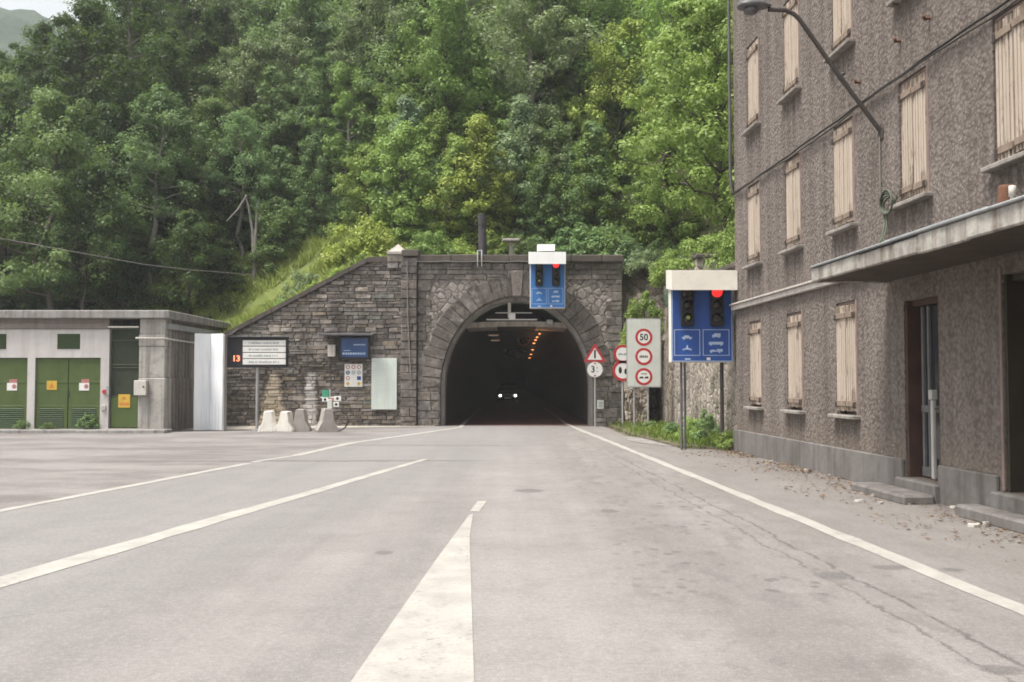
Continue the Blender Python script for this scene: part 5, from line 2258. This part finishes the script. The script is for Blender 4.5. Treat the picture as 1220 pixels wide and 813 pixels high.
def leaf_mesh(name, centers, radii, per, size, rs, flat=.78, droop=.2, mat=None):
    """leaf-sized folded quads spread through the shells of many clumps"""
    C = np.repeat(np.asarray(centers), per, 0)
    R = np.repeat(np.asarray(radii), per)
    N = len(C)
    d = rs.normal(size=(N, 3))
    d /= np.linalg.norm(d, axis=1)[:, None]
    rad = R * rs.uniform(0.2, 1.0, N) ** 0.6 * rs.uniform(.75, 1.3, N)
    P = C + d * rad[:, None] * np.array([1, 1, flat])
    nrm = d * 1.0 + np.array([0, 0, .6]) + rs.normal(size=(N, 3)) * .34
    nrm /= np.linalg.norm(nrm, axis=1)[:, None]
    t = np.cross(nrm, rs.normal(size=(N, 3)))
    t /= np.linalg.norm(t, axis=1)[:, None]
    t[:, 2] -= droop
    b = np.cross(nrm, t)
    L = size * rs.uniform(.65, 1.35, N)
    W = L * rs.uniform(.45, .7, N)
    v = np.empty((N, 4, 3), np.float32)
    v[:, 0] = P - t * L[:, None] * .5
    v[:, 1] = P + b * W[:, None] * .5 + nrm * (W * .18)[:, None]
    v[:, 2] = P + t * L[:, None] * .5
    v[:, 3] = P - b * W[:, None] * .5 + nrm * (W * .18)[:, None]
    me = bpy.data.meshes.new(name)
    me.vertices.add(N * 4)
    me.vertices.foreach_set("co", v.ravel())
    me.loops.add(N * 4)
    me.loops.foreach_set("vertex_index", np.arange(N * 4, dtype=np.int32))
    me.polygons.add(N)
    me.polygons.foreach_set("loop_start", np.arange(0, N * 4, 4, dtype=np.int32))
    me.update(calc_edges=True)
    # per-leaf tone (each leaf's own colour)
    cv = np.repeat(rs.normal(.5, .11, len(centers)), per)
    var = np.clip(cv + rs.normal(0, .13, N), 0, 1).astype(np.float32)
    a = me.attributes.new("var", 'FLOAT', 'POINT')
    a.data.foreach_set("value", np.repeat(var, 4))
    me.materials.append(mat or M['leaf'])
    return me


def make_tree(seed, h, r, nl, per, leaf, base=.22, lean=0.0, bark='bark', shape=.5, clump=.72):
    rs = np.random.RandomState(seed)
    mb = MB()
    tp = []
    K = 9
    ox, oy = rs.normal(0, .03 * h, 2) * .5
    for i in range(K + 1):
        t = i / K
        tp.append((ox * t * t * 2 + rs.normal(0, .015 * h) * (t > 0) + lean * h * t, oy * t * t * 2 + rs.normal(0, .015 * h) * (t > 0), -.5 * (i == 0) + h * .95 * t))
    r0 = .011 * h + .03
    mb.tube(tp, [r0 * (1.35 if i == 0 else 1) * (1 - .88 * i / K) + .01 for i in range(K + 1)], 7, cap=False)
    cen, rad = [], []

    def on(t):
        f = t * K
        i = min(int(f), K - 1)
        a, b = Vector(tp[i]), Vector(tp[i + 1])
        return a + (b - a) * (f - i)
    az = rs.uniform(0, 6)
    for k in range(nl):
        t = base + (.97 - base) * ((k + rs.uniform(0, .8)) / nl)
        az += 2.4 + rs.normal(0, .35)
        q = (t - base) / (1 - base)
        pr = (math.sin(PI * min(1, q ** shape * .93 + .1)) ** .75) * .95 + .12
        L = r * pr * rs.uniform(.72, 1.2)
        up = .25 + .55 * q + rs.uniform(-.1, .25)
        p = on(t)
        d = Vector((math.cos(az), math.sin(az), up)).normalized()
        path = [p]
        for s in range(1, 5):
            path.append(p + d * L * s / 4 + Vector((rs.normal(0, .06) * L, rs.normal(0, .06) * L, .10 * L * (s / 4) ** 2 - .04 * L * s)))
        br = max(.014, r0 * .42 * (1 - .6 * q))
        mb.tube(path, br, 5, cap=False, r_end=.008)
        ns = 3 + int(L * 1.1)
        for s in range(ns):
            f = .38 + .66 * (s + rs.uniform(0, .6)) / ns
            i = min(3, int(f * 4))
            bp = path[i] + (path[min(4, i + 1)] - path[i]) * min(1, f * 4 - i)
            sd = Vector((rs.normal(), rs.normal(), rs.normal() * .5 + .25)).normalized()
            e = bp + sd * L * rs.uniform(.12, .38)
            if s % 2 == 0:
                mb.tube([bp, e], .012, 4, cap=False, r_end=.005)
            cen.append(e)
            rad.append(clump * rs.uniform(.45, 1.35) * (.75 + .25 * pr))
    cen.append(on(.97))
    rad.append(clump * .7)
    me = leaf_mesh('crown', [tuple(c) for c in cen], rad, per, leaf, rs)
    return mb, me


def tree_thing(name, seed, *a, bark='bark', **k):
    mb, me = make_tree(seed, *a, **k)
    t = thing(name, '', 'tree')
    mb.build('trunk', M[bark], t, fix=False)
    c = bpy.data.objects.new('crown', me)
    COL.objects.link(c)
    c.parent = t
    return t


protos = {
    'broad': [tree_thing('broadleaf_tree', 11, 10.5, 2.7, 28, 165, .14, shape=.62, clump=.56),
              tree_thing('broadleaf_tree', 12, 11.5, 3.0, 30, 160, .145, shape=.7, base=.16, clump=.6),
              tree_thing('broadleaf_tree', 13, 9.5, 2.5, 26, 165, .135, shape=.55, clump=.53),
              tree_thing('broadleaf_tree', 14, 12.0, 2.6, 26, 150, .14, shape=.5, base=.36, clump=.56, bark='bark_pale')],
    'tall': [tree_thing('slender_tree', 21, 12.5, 1.9, 34, 150, .14, shape=.6, clump=.48, base=.12),
             tree_thing('slender_tree', 22, 11.0, 1.8, 32, 150, .135, shape=.75, clump=.46, base=.2, bark='bark_pale')],
    'young': [tree_thing('young_tree', 51, 6.2, 1.55, 30, 110, .125, shape=.7, clump=.4, base=.05),
              tree_thing('young_tree', 52, 7.2, 1.4, 34, 100, .125, shape=.6, clump=.38, base=.06)],
    'airy': [tree_thing('airy_tree', 31, 9.5, 2.3, 26, 70, .135, shape=.7, base=.3, bark='bark_pale', clump=.5)],
}


def bush_thing(seed, h, r, n, per, leaf):
    rs = np.random.RandomState(seed)
    mb = MB()
    cen, rad = [], []
    for k in range(n):
        a = rs.uniform(0, 2 * PI)
        q = math.sqrt(rs.uniform(0, 1))
        x, y = r * q * math.cos(a), r * q * math.sin(a)
        z = h * (1 - q * q * .75) * rs.uniform(.35, 1.0)
        cen.append((x, y, z))
        rad.append(r * .26 * rs.uniform(.6, 1.2))
        if k % 3 == 0:
            mb.tube([(x * .15, y * .15, -.2), (x * .5, y * .5, z * .5), (x, y, z)], .022, 4, cap=False, r_end=.006)
    t = thing('shrub', '', 'shrub')
    mb.build('stem', M['bark'], t, fix=False)
    c = bpy.data.objects.new('foliage', leaf_mesh('foliage', cen, rad, per, leaf, rs, flat=.85))
    COL.objects.link(c)
    c.parent = t
    return t


bushes = [bush_thing(41, 2.3, 1.5, 46, 110, .13), bush_thing(42, 1.7, 1.4, 40, 110, .12), bush_thing(43, 2.8, 1.2, 44, 120, .14)]
used = set()
rnd = random.Random(21)


def plant(proto, x, y, z, sc, col, label, group=None, rot=None, name=None):
    rot = rnd.uniform(0, 6.28) if rot is None else rot
    sc3 = sc if hasattr(sc, '__len__') else (sc, sc, sc)
    if proto.name not in used:
        used.add(proto.name)
        t = proto
        t.location = (x, y, z)
        t.rotation_euler = (0, 0, rot)
        t.scale = sc3
        t['label'] = label
        if group:
            t['group'] = group
    else:
        t = dup(proto, (x, y, z), rot, sc3, label, group)
        if not group and 'group' in t:
            del t['group']
    for ch in t.children:
        if ch.name.startswith(('crown', 'foliage')):
            ch.color = (*col, 1)
    return t


def jit(c, a=.3):
    k = 1 + rnd.uniform(-a, a)
    w = rnd.uniform(-.13, .06)
    return (c[0] * k * (1 + w), c[1] * k, c[2] * k * (1 - w))


DARK = (.045, .077, .028)  # the left slope's shade put into the leaf colour
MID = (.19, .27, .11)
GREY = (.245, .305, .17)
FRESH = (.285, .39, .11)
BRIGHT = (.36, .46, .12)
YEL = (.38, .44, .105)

# --- the individual trees and shrubs one can pick out
plant(protos['young'][1], at(562, 300, 41.5).x, 41.5, hz(-1.7, 41.5) - .4, (1.12, 1.12, .95), YEL, 'bright yellow-green slender tree standing just behind the portal cornice')
plant(protos['airy'][0], at(640, 300, 43).x, 43.0, hz(1.1, 43) - .2, (.85, .85, .68), GREY, 'airy grey-green tree with a thin pale trunk above the hanging signal board')
plant(protos['broad'][0], 6.6, 31.0, 4.4, (.95, .95, .95), FRESH, 'large fresh green tree overhanging the stepped retaining wall beside the house')
plant(protos['broad'][1], 8.2, 36.5, 5.5, (.9, .9, 1.0), BRIGHT, 'big sunlit tree behind the one overhanging the retaining wall')
plant(protos['tall'][0], 5.9, 37.5, 5.6, (.95, .95, .8), FRESH, 'slender green tree rising from the rocky bank right of the portal')
plant(bushes[0], at(430, 300, 39.5).x, 39.5, hz(-6.0, 39.5) - .2, (1.15, 1.0, 1.12), YEL, 'big light yellow-green shrub on the grass slope behind the wing wall coping')
plant(bushes[1], at(362, 335, 38.6).x, 38.6, hz(-8.1, 38.6) - .3, (.66, .66, .9), GREY, 'dull grey-green shrub on the grass slope above the sloping coping')
plant(bushes[2], at(472, 292, 41.5).x, 41.5, hz(-4.8, 41.5) - .2, (1.0, 1.0, .95), FRESH, 'tall green shrub behind the pyramid-capped pillar')
plant(bushes[2], at(770, 350, 35.6).x, 35.75, 3.0, (.62, .45, .7), FRESH, 'shrub growing out of the rocky bank above the speed limit panel')
plant(bushes[1], at(757, 385, 35.4).x, 35.6, 2.6, (.5, .42, .6), BRIGHT, 'small shrub low on the rocky bank beside the portal')
plant(bushes[0], at(775, 300, 36).x, 36.3, 5.4, (.6, .6, .55), GREY, 'shrub at the top of the rocky bank right of the cornice')
plant(bushes[1], at(845, 290, 28).x, 28.2, 4.6, (.7, .7, .75), FRESH, 'shrub leaning over the stepped coping of the retaining wall')
plant(bushes[0], at(868, 275, 25.6).x + .3, 25.8, 4.2, (.5, .5, .8), FRESH, 'shrub beside the house corner above the retaining wall')
for i, (px, Y, s, c) in enumerate(((512, 39.6, .62, FRESH), (540, 40.4, .55, BRIGHT), (590, 39.2, .45, FRESH), (622, 40, .5, MID), (655, 40.2, .66, MID), (690, 39.4, .75, MID), (722, 39.4, .8, MID), (745, 38.6, .66, GREY), (600, 43, .7, FRESH), (680, 43, .9, GREY), (530, 43, .8, FRESH), (500, 44, .8, MID))):
    x = (px - 610) * Y / FPX
    plant(bushes[i % 3], x, Y, hz(x, Y) - .25, (s * rnd.uniform(1.1, 1.4), s * 1.2, s * rnd.uniform(.95, 1.25)), jit(c), 'low green shrub in the row along the top of the tunnel portal', 'shrubs along the top of the portal')

for i, (x, y, s) in enumerate(((5.75, 33.6, .7), (6.3, 35.6, .9), (5.9, 30.2, .6), (6.9, 27.2, .7), (7.3, 32.6, .9), (6.2, 37.4, .9))):
    plant(bushes[i % 3], x, y, float(HR(np.array(x), np.array(y))) - .15 if y < 37 else 5.4, s, jit(rnd.choice([FRESH, MID, GREY]), .2), 'leafy shrub on the terrace behind the stepped retaining wall', 'shrubs on the terrace behind the retaining wall')
# low bushes that spill over the sloping coping and break up the meadow
for i in range(11):
    if i < 7:
        x = -8.4 + i * .55 + rnd.uniform(-.2, .2)
        y = 36.9 + rnd.uniform(0, .5)
        lb, gr = 'small leafy bush spilling over the sloping coping of the wing wall', 'small bushes along the sloping coping'
    else:
        x = rnd.uniform(-14.5, -6.5)
        y = 39.5 + (x + 14.5) * .35 + rnd.uniform(.5, 4.0)
        lb, gr = 'small bush standing in the meadow grass above the wing wall', 'small bushes in the meadow'
    s = rnd.uniform(.2, .36) if i < 7 else rnd.uniform(.25, .4)
    plant(bushes[i % 3], x, y, hz(x, y) - .12, (s * rnd.uniform(1, 1.5), s, s * rnd.uniform(.8, 1.2)), jit(rnd.choice([FRESH, BRIGHT, GREY, YEL, MID])), lb, gr)

# --- the wooded slope: every tree an object, sorted by where it grows
rows = []
y = 41.0
while y < 112:
    step = 3.7 * (1 + (y - 41) / 75)
    xl, xr = -(.55 * y + 5), .27 * y + 3
    x = xl + rnd.uniform(0, step)
    while x < xr:
        rows.append((x + rnd.uniform(-.32, .32) * step, y + rnd.uniform(-.35, .35) * step))
        x += step
    y += step * .92
cnt = 0
for (x, y) in rows:
    px = 610 + x / y * FPX
    if y < 44.5 and -16.0 < x < -3.0:
        continue
    if y < 48 and -13.0 < x < -5.0:
        continue
    if y < 43 and -3 <= x < 5:
        continue
    if x > 5 and y < 40:
        continue
    z = hz(x, y) - .3
    if z + 15 < 0:
        continue
    r = rnd.random()
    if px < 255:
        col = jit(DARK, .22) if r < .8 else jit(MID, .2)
        lb, gr = 'broadleaf tree tinted dark for the shaded slope behind the service building', 'dark trees on the left slope'
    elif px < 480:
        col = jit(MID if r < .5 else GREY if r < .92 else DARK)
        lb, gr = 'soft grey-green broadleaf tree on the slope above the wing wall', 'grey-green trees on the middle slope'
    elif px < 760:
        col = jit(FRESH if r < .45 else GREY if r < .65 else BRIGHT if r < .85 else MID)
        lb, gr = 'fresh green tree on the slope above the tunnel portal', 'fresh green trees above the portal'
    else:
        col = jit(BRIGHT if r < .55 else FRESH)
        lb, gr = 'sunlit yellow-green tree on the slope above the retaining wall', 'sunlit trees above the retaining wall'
    if y > 80:
        col = tuple(a * .92 for a in col)
    k = rnd.random()
    pr = protos['broad'][rnd.randrange(4)] if k < .52 else protos['tall'][rnd.randrange(2)] if k < .84 else protos['airy'][0]
    s = rnd.uniform(.78, 1.3)
    if y < 46:
        s *= .85
    if px < 255 and pr is protos['airy'][0]:
        pr = protos['broad'][1]
    if px < 125:
        # the crest falls away here: only small trees grow on the exposed shoulder
        hgt = {'broadleaf_tree': 11.2, 'slender_tree': 12.6}.get(pr.name.split('.')[0], 10)
        lim = at(px, max(-12, 64 - 64 * px / 78), y).z
        s = min(s, (lim - z) / hgt)
        if s < .3:
            continue
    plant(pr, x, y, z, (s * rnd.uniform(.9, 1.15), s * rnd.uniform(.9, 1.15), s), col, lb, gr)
    cnt += 1
# young trees that close the gap between the cornice and the tall trees
for i in range(58):
    Y = rnd.uniform(41.0, 51)
    px = rnd.uniform(425, 800) if i < 40 else rnd.uniform(-10, 250)
    x = (px - 610) * Y / FPX
    r = rnd.random()
    if px > 425:
        col = jit(FRESH if r < .4 else MID if r < .65 else BRIGHT if r < .8 else GREY)
        lb, gr = 'young green tree in the thicket right behind the tunnel portal', 'young trees behind the portal'
    else:
        col = jit(DARK if r < .6 else MID)
        lb, gr = 'young dark tree at the forest edge behind the service building', 'young trees along the left forest edge'
    s_ = rnd.uniform(.55, 1.05) if Y < 45 else rnd.uniform(.8, 1.25)
    plant(protos['young'][i % 2], x, Y, hz(x, Y) - .3, (s_ * 1.1, s_ * 1.1, s_), col, lb, gr)
# understorey shrubs along the forest edge
for i in range(46):
    if i < 26:
        x, y = rnd.uniform(-28, -13), rnd.uniform(41, 47)
        if x > -18 and y < 46:
            y += 4.0
        c = jit(DARK if x < -15 else MID)
        lb, gr = 'low dark shrub at the forest edge behind the service building', 'shrubs along the left forest edge'
    else:
        x, y = rnd.uniform(-12, 6), rnd.uniform(46, 54)
        c = jit(MID)
        lb, gr = 'undergrowth shrub between the tree trunks above the portal', 'undergrowth shrubs above the portal'
    s = rnd.uniform(.6, 1.1)
    plant(bushes[i % 3], x, y, hz(x, y) - .2, s, c, lb, gr)
print('trees', cnt)

# trees that close the forest behind the pale trunks
for i, (px, Y, k, s, c) in enumerate(((262, 47.5, 'broad', .72, MID), (292, 50.5, 'broad', .8, GREY), (322, 49, 'tall', .72, MID), (352, 51, 'broad', .85, GREY), (384, 49.5, 'broad', .72, MID), (415, 47.5, 'tall', .7, FRESH), (340, 57, 'tall', .95, MID), (300, 59, 'broad', 1.0, GREY), (388, 58, 'broad', 1.0, GREY), (445, 52, 'broad', .8, FRESH), (236, 53, 'broad', .9, DARK), (272, 66, 'broad', 1.05, MID), (360, 67, 'tall', 1.05, GREY), (330, 46.5, 'young', .8, MID), (276, 46.5, 'young', .9, DARK), (372, 46, 'young', .75, MID), (300, 48, 'young', .8, DARK))):
    x = (px - 610) * Y / FPX
    lst = protos[k]
    plant(lst[i % len(lst)], x, Y, hz(x, Y) - .3, (s * 1.08, s * 1.08, s), jit(c, .1), 'soft grey-green broadleaf tree on the slope above the wing wall', 'grey-green trees on the middle slope')
plant(protos['airy'][0], -12.6, 46.2, hz(-12.6, 46.2) - .3, (.8, .8, .8), jit(MID), 'airy green tree whose branches hang around the pale bare trunks')
plant(protos['young'][0], -10.7, 44.9, hz(-10.7, 44.9) - .3, (.8, .8, .62), jit(MID), 'young green tree just right of the pale bare trunks')
plant(protos['young'][1], -12.9, 44.3, hz(-12.9, 44.3) - .3, (.8, .8, .5), jit(DARK), 'young dark tree just left of the pale bare trunks')
# pale broken trunks at the forest edge
dx = at(305, 320, 45.5)
dt = thing('dead_tree', 'pair of pale bare trunks with a snapped leaning branch at the forest edge', 'dead tree', (dx.x, 45.0, hz(dx.x, 45) - .2))
r = rel(dt)
mb = MB()
mb.tube([(0.05, 0, -.3), r(304, 290, 45), r(306, 262, 45), r(307, 238, 45)], [.10, .085, .07, .04], 8)
mb.tube([r(302, 310, 45), r(301, 275, 45.1), r(296, 246, 45.2), r(292, 232, 45.2)], [.08, .07, .055, .03], 7)
mb.build('trunk', M['bark_pale'], dt)
mb = MB()
mb.tube([r(294, 233, 45), r(284, 249, 44.8), r(270, 264, 44.6)], [.05, .05, .03], 6)
mb.build('branch', M['bark_pale'], dt)


def blades(name, pts, h, w, rs, lean=.35, mat=None):
    P = np.asarray(pts, np.float32)
    N = len(P)
    a = rs.uniform(0, 2 * PI, N)
    H_ = h * rs.uniform(.45, 1.25, N)
    ln = rs.normal(0, lean, (N, 2)) * H_[:, None]
    wx, wy = np.cos(a) * w * .5, np.sin(a) * w * .5
    v = np.empty((N, 4, 3), np.float32)
    v[:, 0] = P + np.stack([wx, wy, -.03 * np.ones(N)], 1)
    v[:, 1] = P - np.stack([wx, wy, .03 * np.ones(N)], 1)
    v[:, 2] = P + np.stack([ln[:, 0] * .4 - wx * .7, ln[:, 1] * .4 - wy * .7, H_ * .6], 1)
    v[:, 3] = P + np.stack([ln[:, 0], ln[:, 1], H_], 1)
    me = bpy.data.meshes.new(name)
    me.vertices.add(N * 4)
    me.vertices.foreach_set("co", v.ravel())
    me.loops.add(N * 4)
    me.loops.foreach_set("vertex_index", np.arange(N * 4, dtype=np.int32).reshape(N, 4)[:, [0, 1, 2, 3]].ravel())
    me.polygons.add(N)
    me.polygons.foreach_set("loop_start", np.arange(0, N * 4, 4, dtype=np.int32))
    me.update(calc_edges=True)
    at_ = me.attributes.new("var", 'FLOAT', 'POINT')
    at_.data.foreach_set("value", np.repeat(np.clip(rs.normal(.5, .22, N), 0, 1).astype(np.float32), 4))
    me.materials.append(mat or M['grass'])
    o = bpy.data.objects.new(name, me)
    COL.objects.link(o)
    return tag(o, None, None, None, 'stuff')


rs = np.random.RandomState(5)
pts = []
while len(pts) < 42000:
    x, y = rs.uniform(-18, -3.8, 4000), rs.uniform(36.75, 46.5, 4000)
    clump = np.sin(x * 2.1 + y) * np.sin(y * 2.7 - x * .8) + np.sin(x * 5.3) * .4 + np.sin(y * 4.9 + x * 2) * .4
    path = np.abs(y - (39.2 + (x + 17) * .62 + .5 * np.sin(x * .9))) < .45
    ok = (clump + rs.uniform(-.9, 1.2, 4000) > -.2) & ~path & ~((x < -11.2) & (y < 39.4))
    x, y = x[ok], y[ok]
    pts += list(zip(x, y, H(x, y)))
g = blades('meadow_grass', pts, .38, .045, rs)
g.color = (.40, .46, .13, 1)
tag(g, 'green and yellow grass on the slope above the wing wall')
pts = []
for i in range(2300):
    t = rs.uniform(0, 1)
    Y = 23.6 + 12.3 * t
    xr_ = BW(Y) - .02 if Y < 30.2 else 5.3
    xl_ = 4.15 - .7 * min(1, t * 2.2)
    q = rs.uniform(0, 1) ** .7
    x = xl_ + (xr_ - xl_) * q
    if rs.uniform() < .35 and q < .5:
        continue
    pts.append((x, Y, .05))
g = blades('verge_grass', pts, .2, .03, rs)
g.color = (.2, .28, .06, 1)
tag(g, 'rough grass on the verge below the retaining wall')
# tall weeds along the foot of the retaining wall
for i, (px, py, Y, s) in enumerate(((806, 520, 28.6, .28), (826, 522, 26.3, .34), (843, 527, 25.0, .28), (872, 530, 23.5, .3), (775, 512, 32.3, .25), (853, 531, 24.2, .2))):
    p = at(px, py, Y)
    plant(bushes[i % 3], min(p.x, BW(Y) - .1), Y, .0, (s, s, s * (1.25 if i in (1, 2) else .8)), jit(FRESH if i % 2 else MID), ['leafy weed clump at the far end of the pale retaining wall', 'tall weed clump climbing the retaining wall between the sign posts', 'weed clump on the verge left of the right-hand sign post', 'weed clump at the house corner by the plinth', 'low weed clump under the speed limit panel', 'short weed clump at the foot of the single sign post'][i])
for i, (px, s) in enumerate(((27, .15), (58, .13), (105, .2))):
    plant(bushes[i % 3], (px - 610) * 31.3 / FPX, 31.33, .11, (s * 1.3, s, s), jit(MID), ['small weed tuft on the kerb before the left green door', 'small weed tuft on the kerb before the white pier', 'larger weed tuft on the kerb before the right door leaf'][i])
for proto_list in list(protos.values()) + [bushes]:
    for p in proto_list:
        if p.name not in used:
            for c in list(p.children):
                bpy.data.objects.remove(c)
            bpy.data.objects.remove(p)

# dead leaves and grit along the foot of the house
mb = MB()
n_l = 0
lit = random.Random(9)
cols_l = [(.13, .075, .04), (.19, .12, .07), (.09, .055, .035), (.2, .14, .09), (.16, .09, .045), (.27, .22, .17)]
while n_l < 2000:
    u = lit.uniform(-.3, 16)
    off = abs(lit.gauss(0, .28)) + .065
    if lit.random() < .3:
        off = lit.uniform(.1, 1.6)
    if 8.3 < u < 10.05 and off < .6 or 11.1 < u < 13.6 and off < .44 or 15.4 < u < 16.9 and off < .3:
        continue
    if math.sin(u * 1.7) + math.sin(u * 3.9 + 1) * .6 + lit.uniform(-1, 1) < -.5:
        continue
    p = F2W(u, off, 0)
    s = lit.uniform(.012, .04)
    a = lit.uniform(0, 6.28)
    ca, sa = math.cos(a) * s, math.sin(a) * s
    z = .006 + lit.uniform(0, .008)
    mb.add([(p[0] - ca, p[1] - sa, z), (p[0] + sa * .5, p[1] - ca * .5, z + s * lit.uniform(0, .5)), (p[0] + ca, p[1] + sa, z + s * lit.uniform(0, .6)), (p[0] - sa * .5, p[1] + ca * .5, z + s * lit.uniform(0, .4))], [(0, 1, 2, 3)], 0, cols_l[lit.randrange(6)])
    n_l += 1


def attr_mat(name):
    n = NT(name)
    a = n.node("ShaderNodeAttribute", attribute_name="Col").outputs["Color"]
    return n.done(a, .9, None, 0, .1)


M['litter'] = attr_mat('dry_leaves')
tag(mb.build('leaf_litter', M['litter'], fix=False), 'dry brown leaves and grit along the foot of the house', None, None, 'stuff')
# larger pale scraps one can count
scr = [(1025, 598, .16), (1041, 592, .10), (989, 567, .10), (1049, 601, .08), (1160, 628, .2), (1175, 626, .12), (1030, 586, .07), (1036, 607, .08), (1137, 606, .12), (1146, 604, .1), (918, 551, .1), (930, 549, .09), (960, 561, .09)]
for i, (px, py, s) in enumerate(scr):
    x, y_ = gnd(px, py)
    m = MB()
    k = 7
    up, dn = [], []
    for j in range(k):
        a = 2 * PI * j / k
        rr_ = s * .5 * lit.uniform(.55, 1.0)
        up.append((rr_ * math.cos(a), rr_ * .6 * math.sin(a), .022 + lit.uniform(0, .02)))
        dn.append((rr_ * 1.05 * math.cos(a), rr_ * .63 * math.sin(a), .002))
    m.add(up + dn, [tuple(range(k))] + [(j, j + k, (j + 1) % k + k, (j + 1) % k) for j in range(k)])
    o = m.build('plaster_scrap', M['cap_stone'] if i % 4 else M['beige_box'], None, (x, y_, 0))
    tag(o, 'pale scrap of fallen plaster among the leaves at the house foot', 'scrap', 'plaster scraps along the house foot')

# ================================================================== light
W = bpy.data.worlds.new("World")
S.world = W
W.use_nodes = True
wt_ = W.node_tree
wt_.nodes.clear()
sky = wt_.nodes.new("ShaderNodeTexSky")
sky.sky_type = 'NISHITA'
sky.sun_disc = False
SUN_EL, SUN_AZ = 66.0, -120.0     # azimuth clockwise from +Y: the sun stands to the left and behind
sky.sun_elevation = math.radians(SUN_EL)
sky.sun_rotation = math.radians(SUN_AZ)
sky.air_density = 1.0
sky.dust_density = 4.0
sky.ozone_density = 0.6
hs = wt_.nodes.new("ShaderNodeHueSaturation")
hs.inputs["Saturation"].default_value = 0.22
bg = wt_.nodes.new("ShaderNodeBackground")
bg.inputs["Strength"].default_value = 0.13
wo = wt_.nodes.new("ShaderNodeOutputWorld")
wt_.links.new(sky.outputs[0], hs.inputs["Color"])
wt_.links.new(hs.outputs[0], bg.inputs[0])
wt_.links.new(bg.outputs[0], wo.inputs[0])
sd = bpy.data.lights.new("sun", 'SUN')
sd.energy = 3.0
sd.angle = math.radians(16)
sd.color = (1.0, .95, .87)
so = bpy.data.objects.new("sun", sd)
COL.objects.link(so)
az, el = math.radians(SUN_AZ), math.radians(SUN_EL)
to_sun = Vector((math.sin(az) * math.cos(el), math.cos(az) * math.cos(el), math.sin(el)))
so.rotation_euler = to_sun.to_track_quat('Z', 'Y').to_euler()
so.location = (-30, -20, 60)

S.view_settings.view_transform = 'Standard'
S.view_settings.look = 'None'
S.view_settings.gamma = 1.0
S.view_settings.use_curve_mapping = False
S.view_settings.exposure = 0.94
S.render.engine = 'CYCLES'
S.cycles.use_denoising = True
S.cycles.max_bounces = 7
S.cycles.diffuse_bounces = 4
S.cycles.glossy_bounces = 2
S.cycles.transmission_bounces = 3
S.cycles.sample_clamp_indirect = 6.0
S.cycles.filter_width = 1.75

# the damp valley air: one closed box of even, thin haze round everything
mb = MB()
mb.box(-720, 720, -320, 920, -11.5, 262)
hz_o = mb.build('haze', [])
tag(hz_o, 'thin pale haze in the valley air', None, None, 'stuff')
hm = bpy.data.materials.new('haze_air')
hm.use_nodes = True
ht = hm.node_tree
ht.nodes.clear()
ho = ht.nodes.new("ShaderNodeOutputMaterial")
hv_ = ht.nodes.new("ShaderNodeVolumePrincipled")
hv_.inputs["Color"].default_value = (.86, .9, .93, 1)
hv_.inputs["Density"].default_value = 0.00065
hv_.inputs["Anisotropy"].default_value = 0.2
ht.links.new(hv_.outputs[0], ho.inputs["Volume"])
hz_o.data.materials.append(hm)
S.cycles.volume_bounces = 1
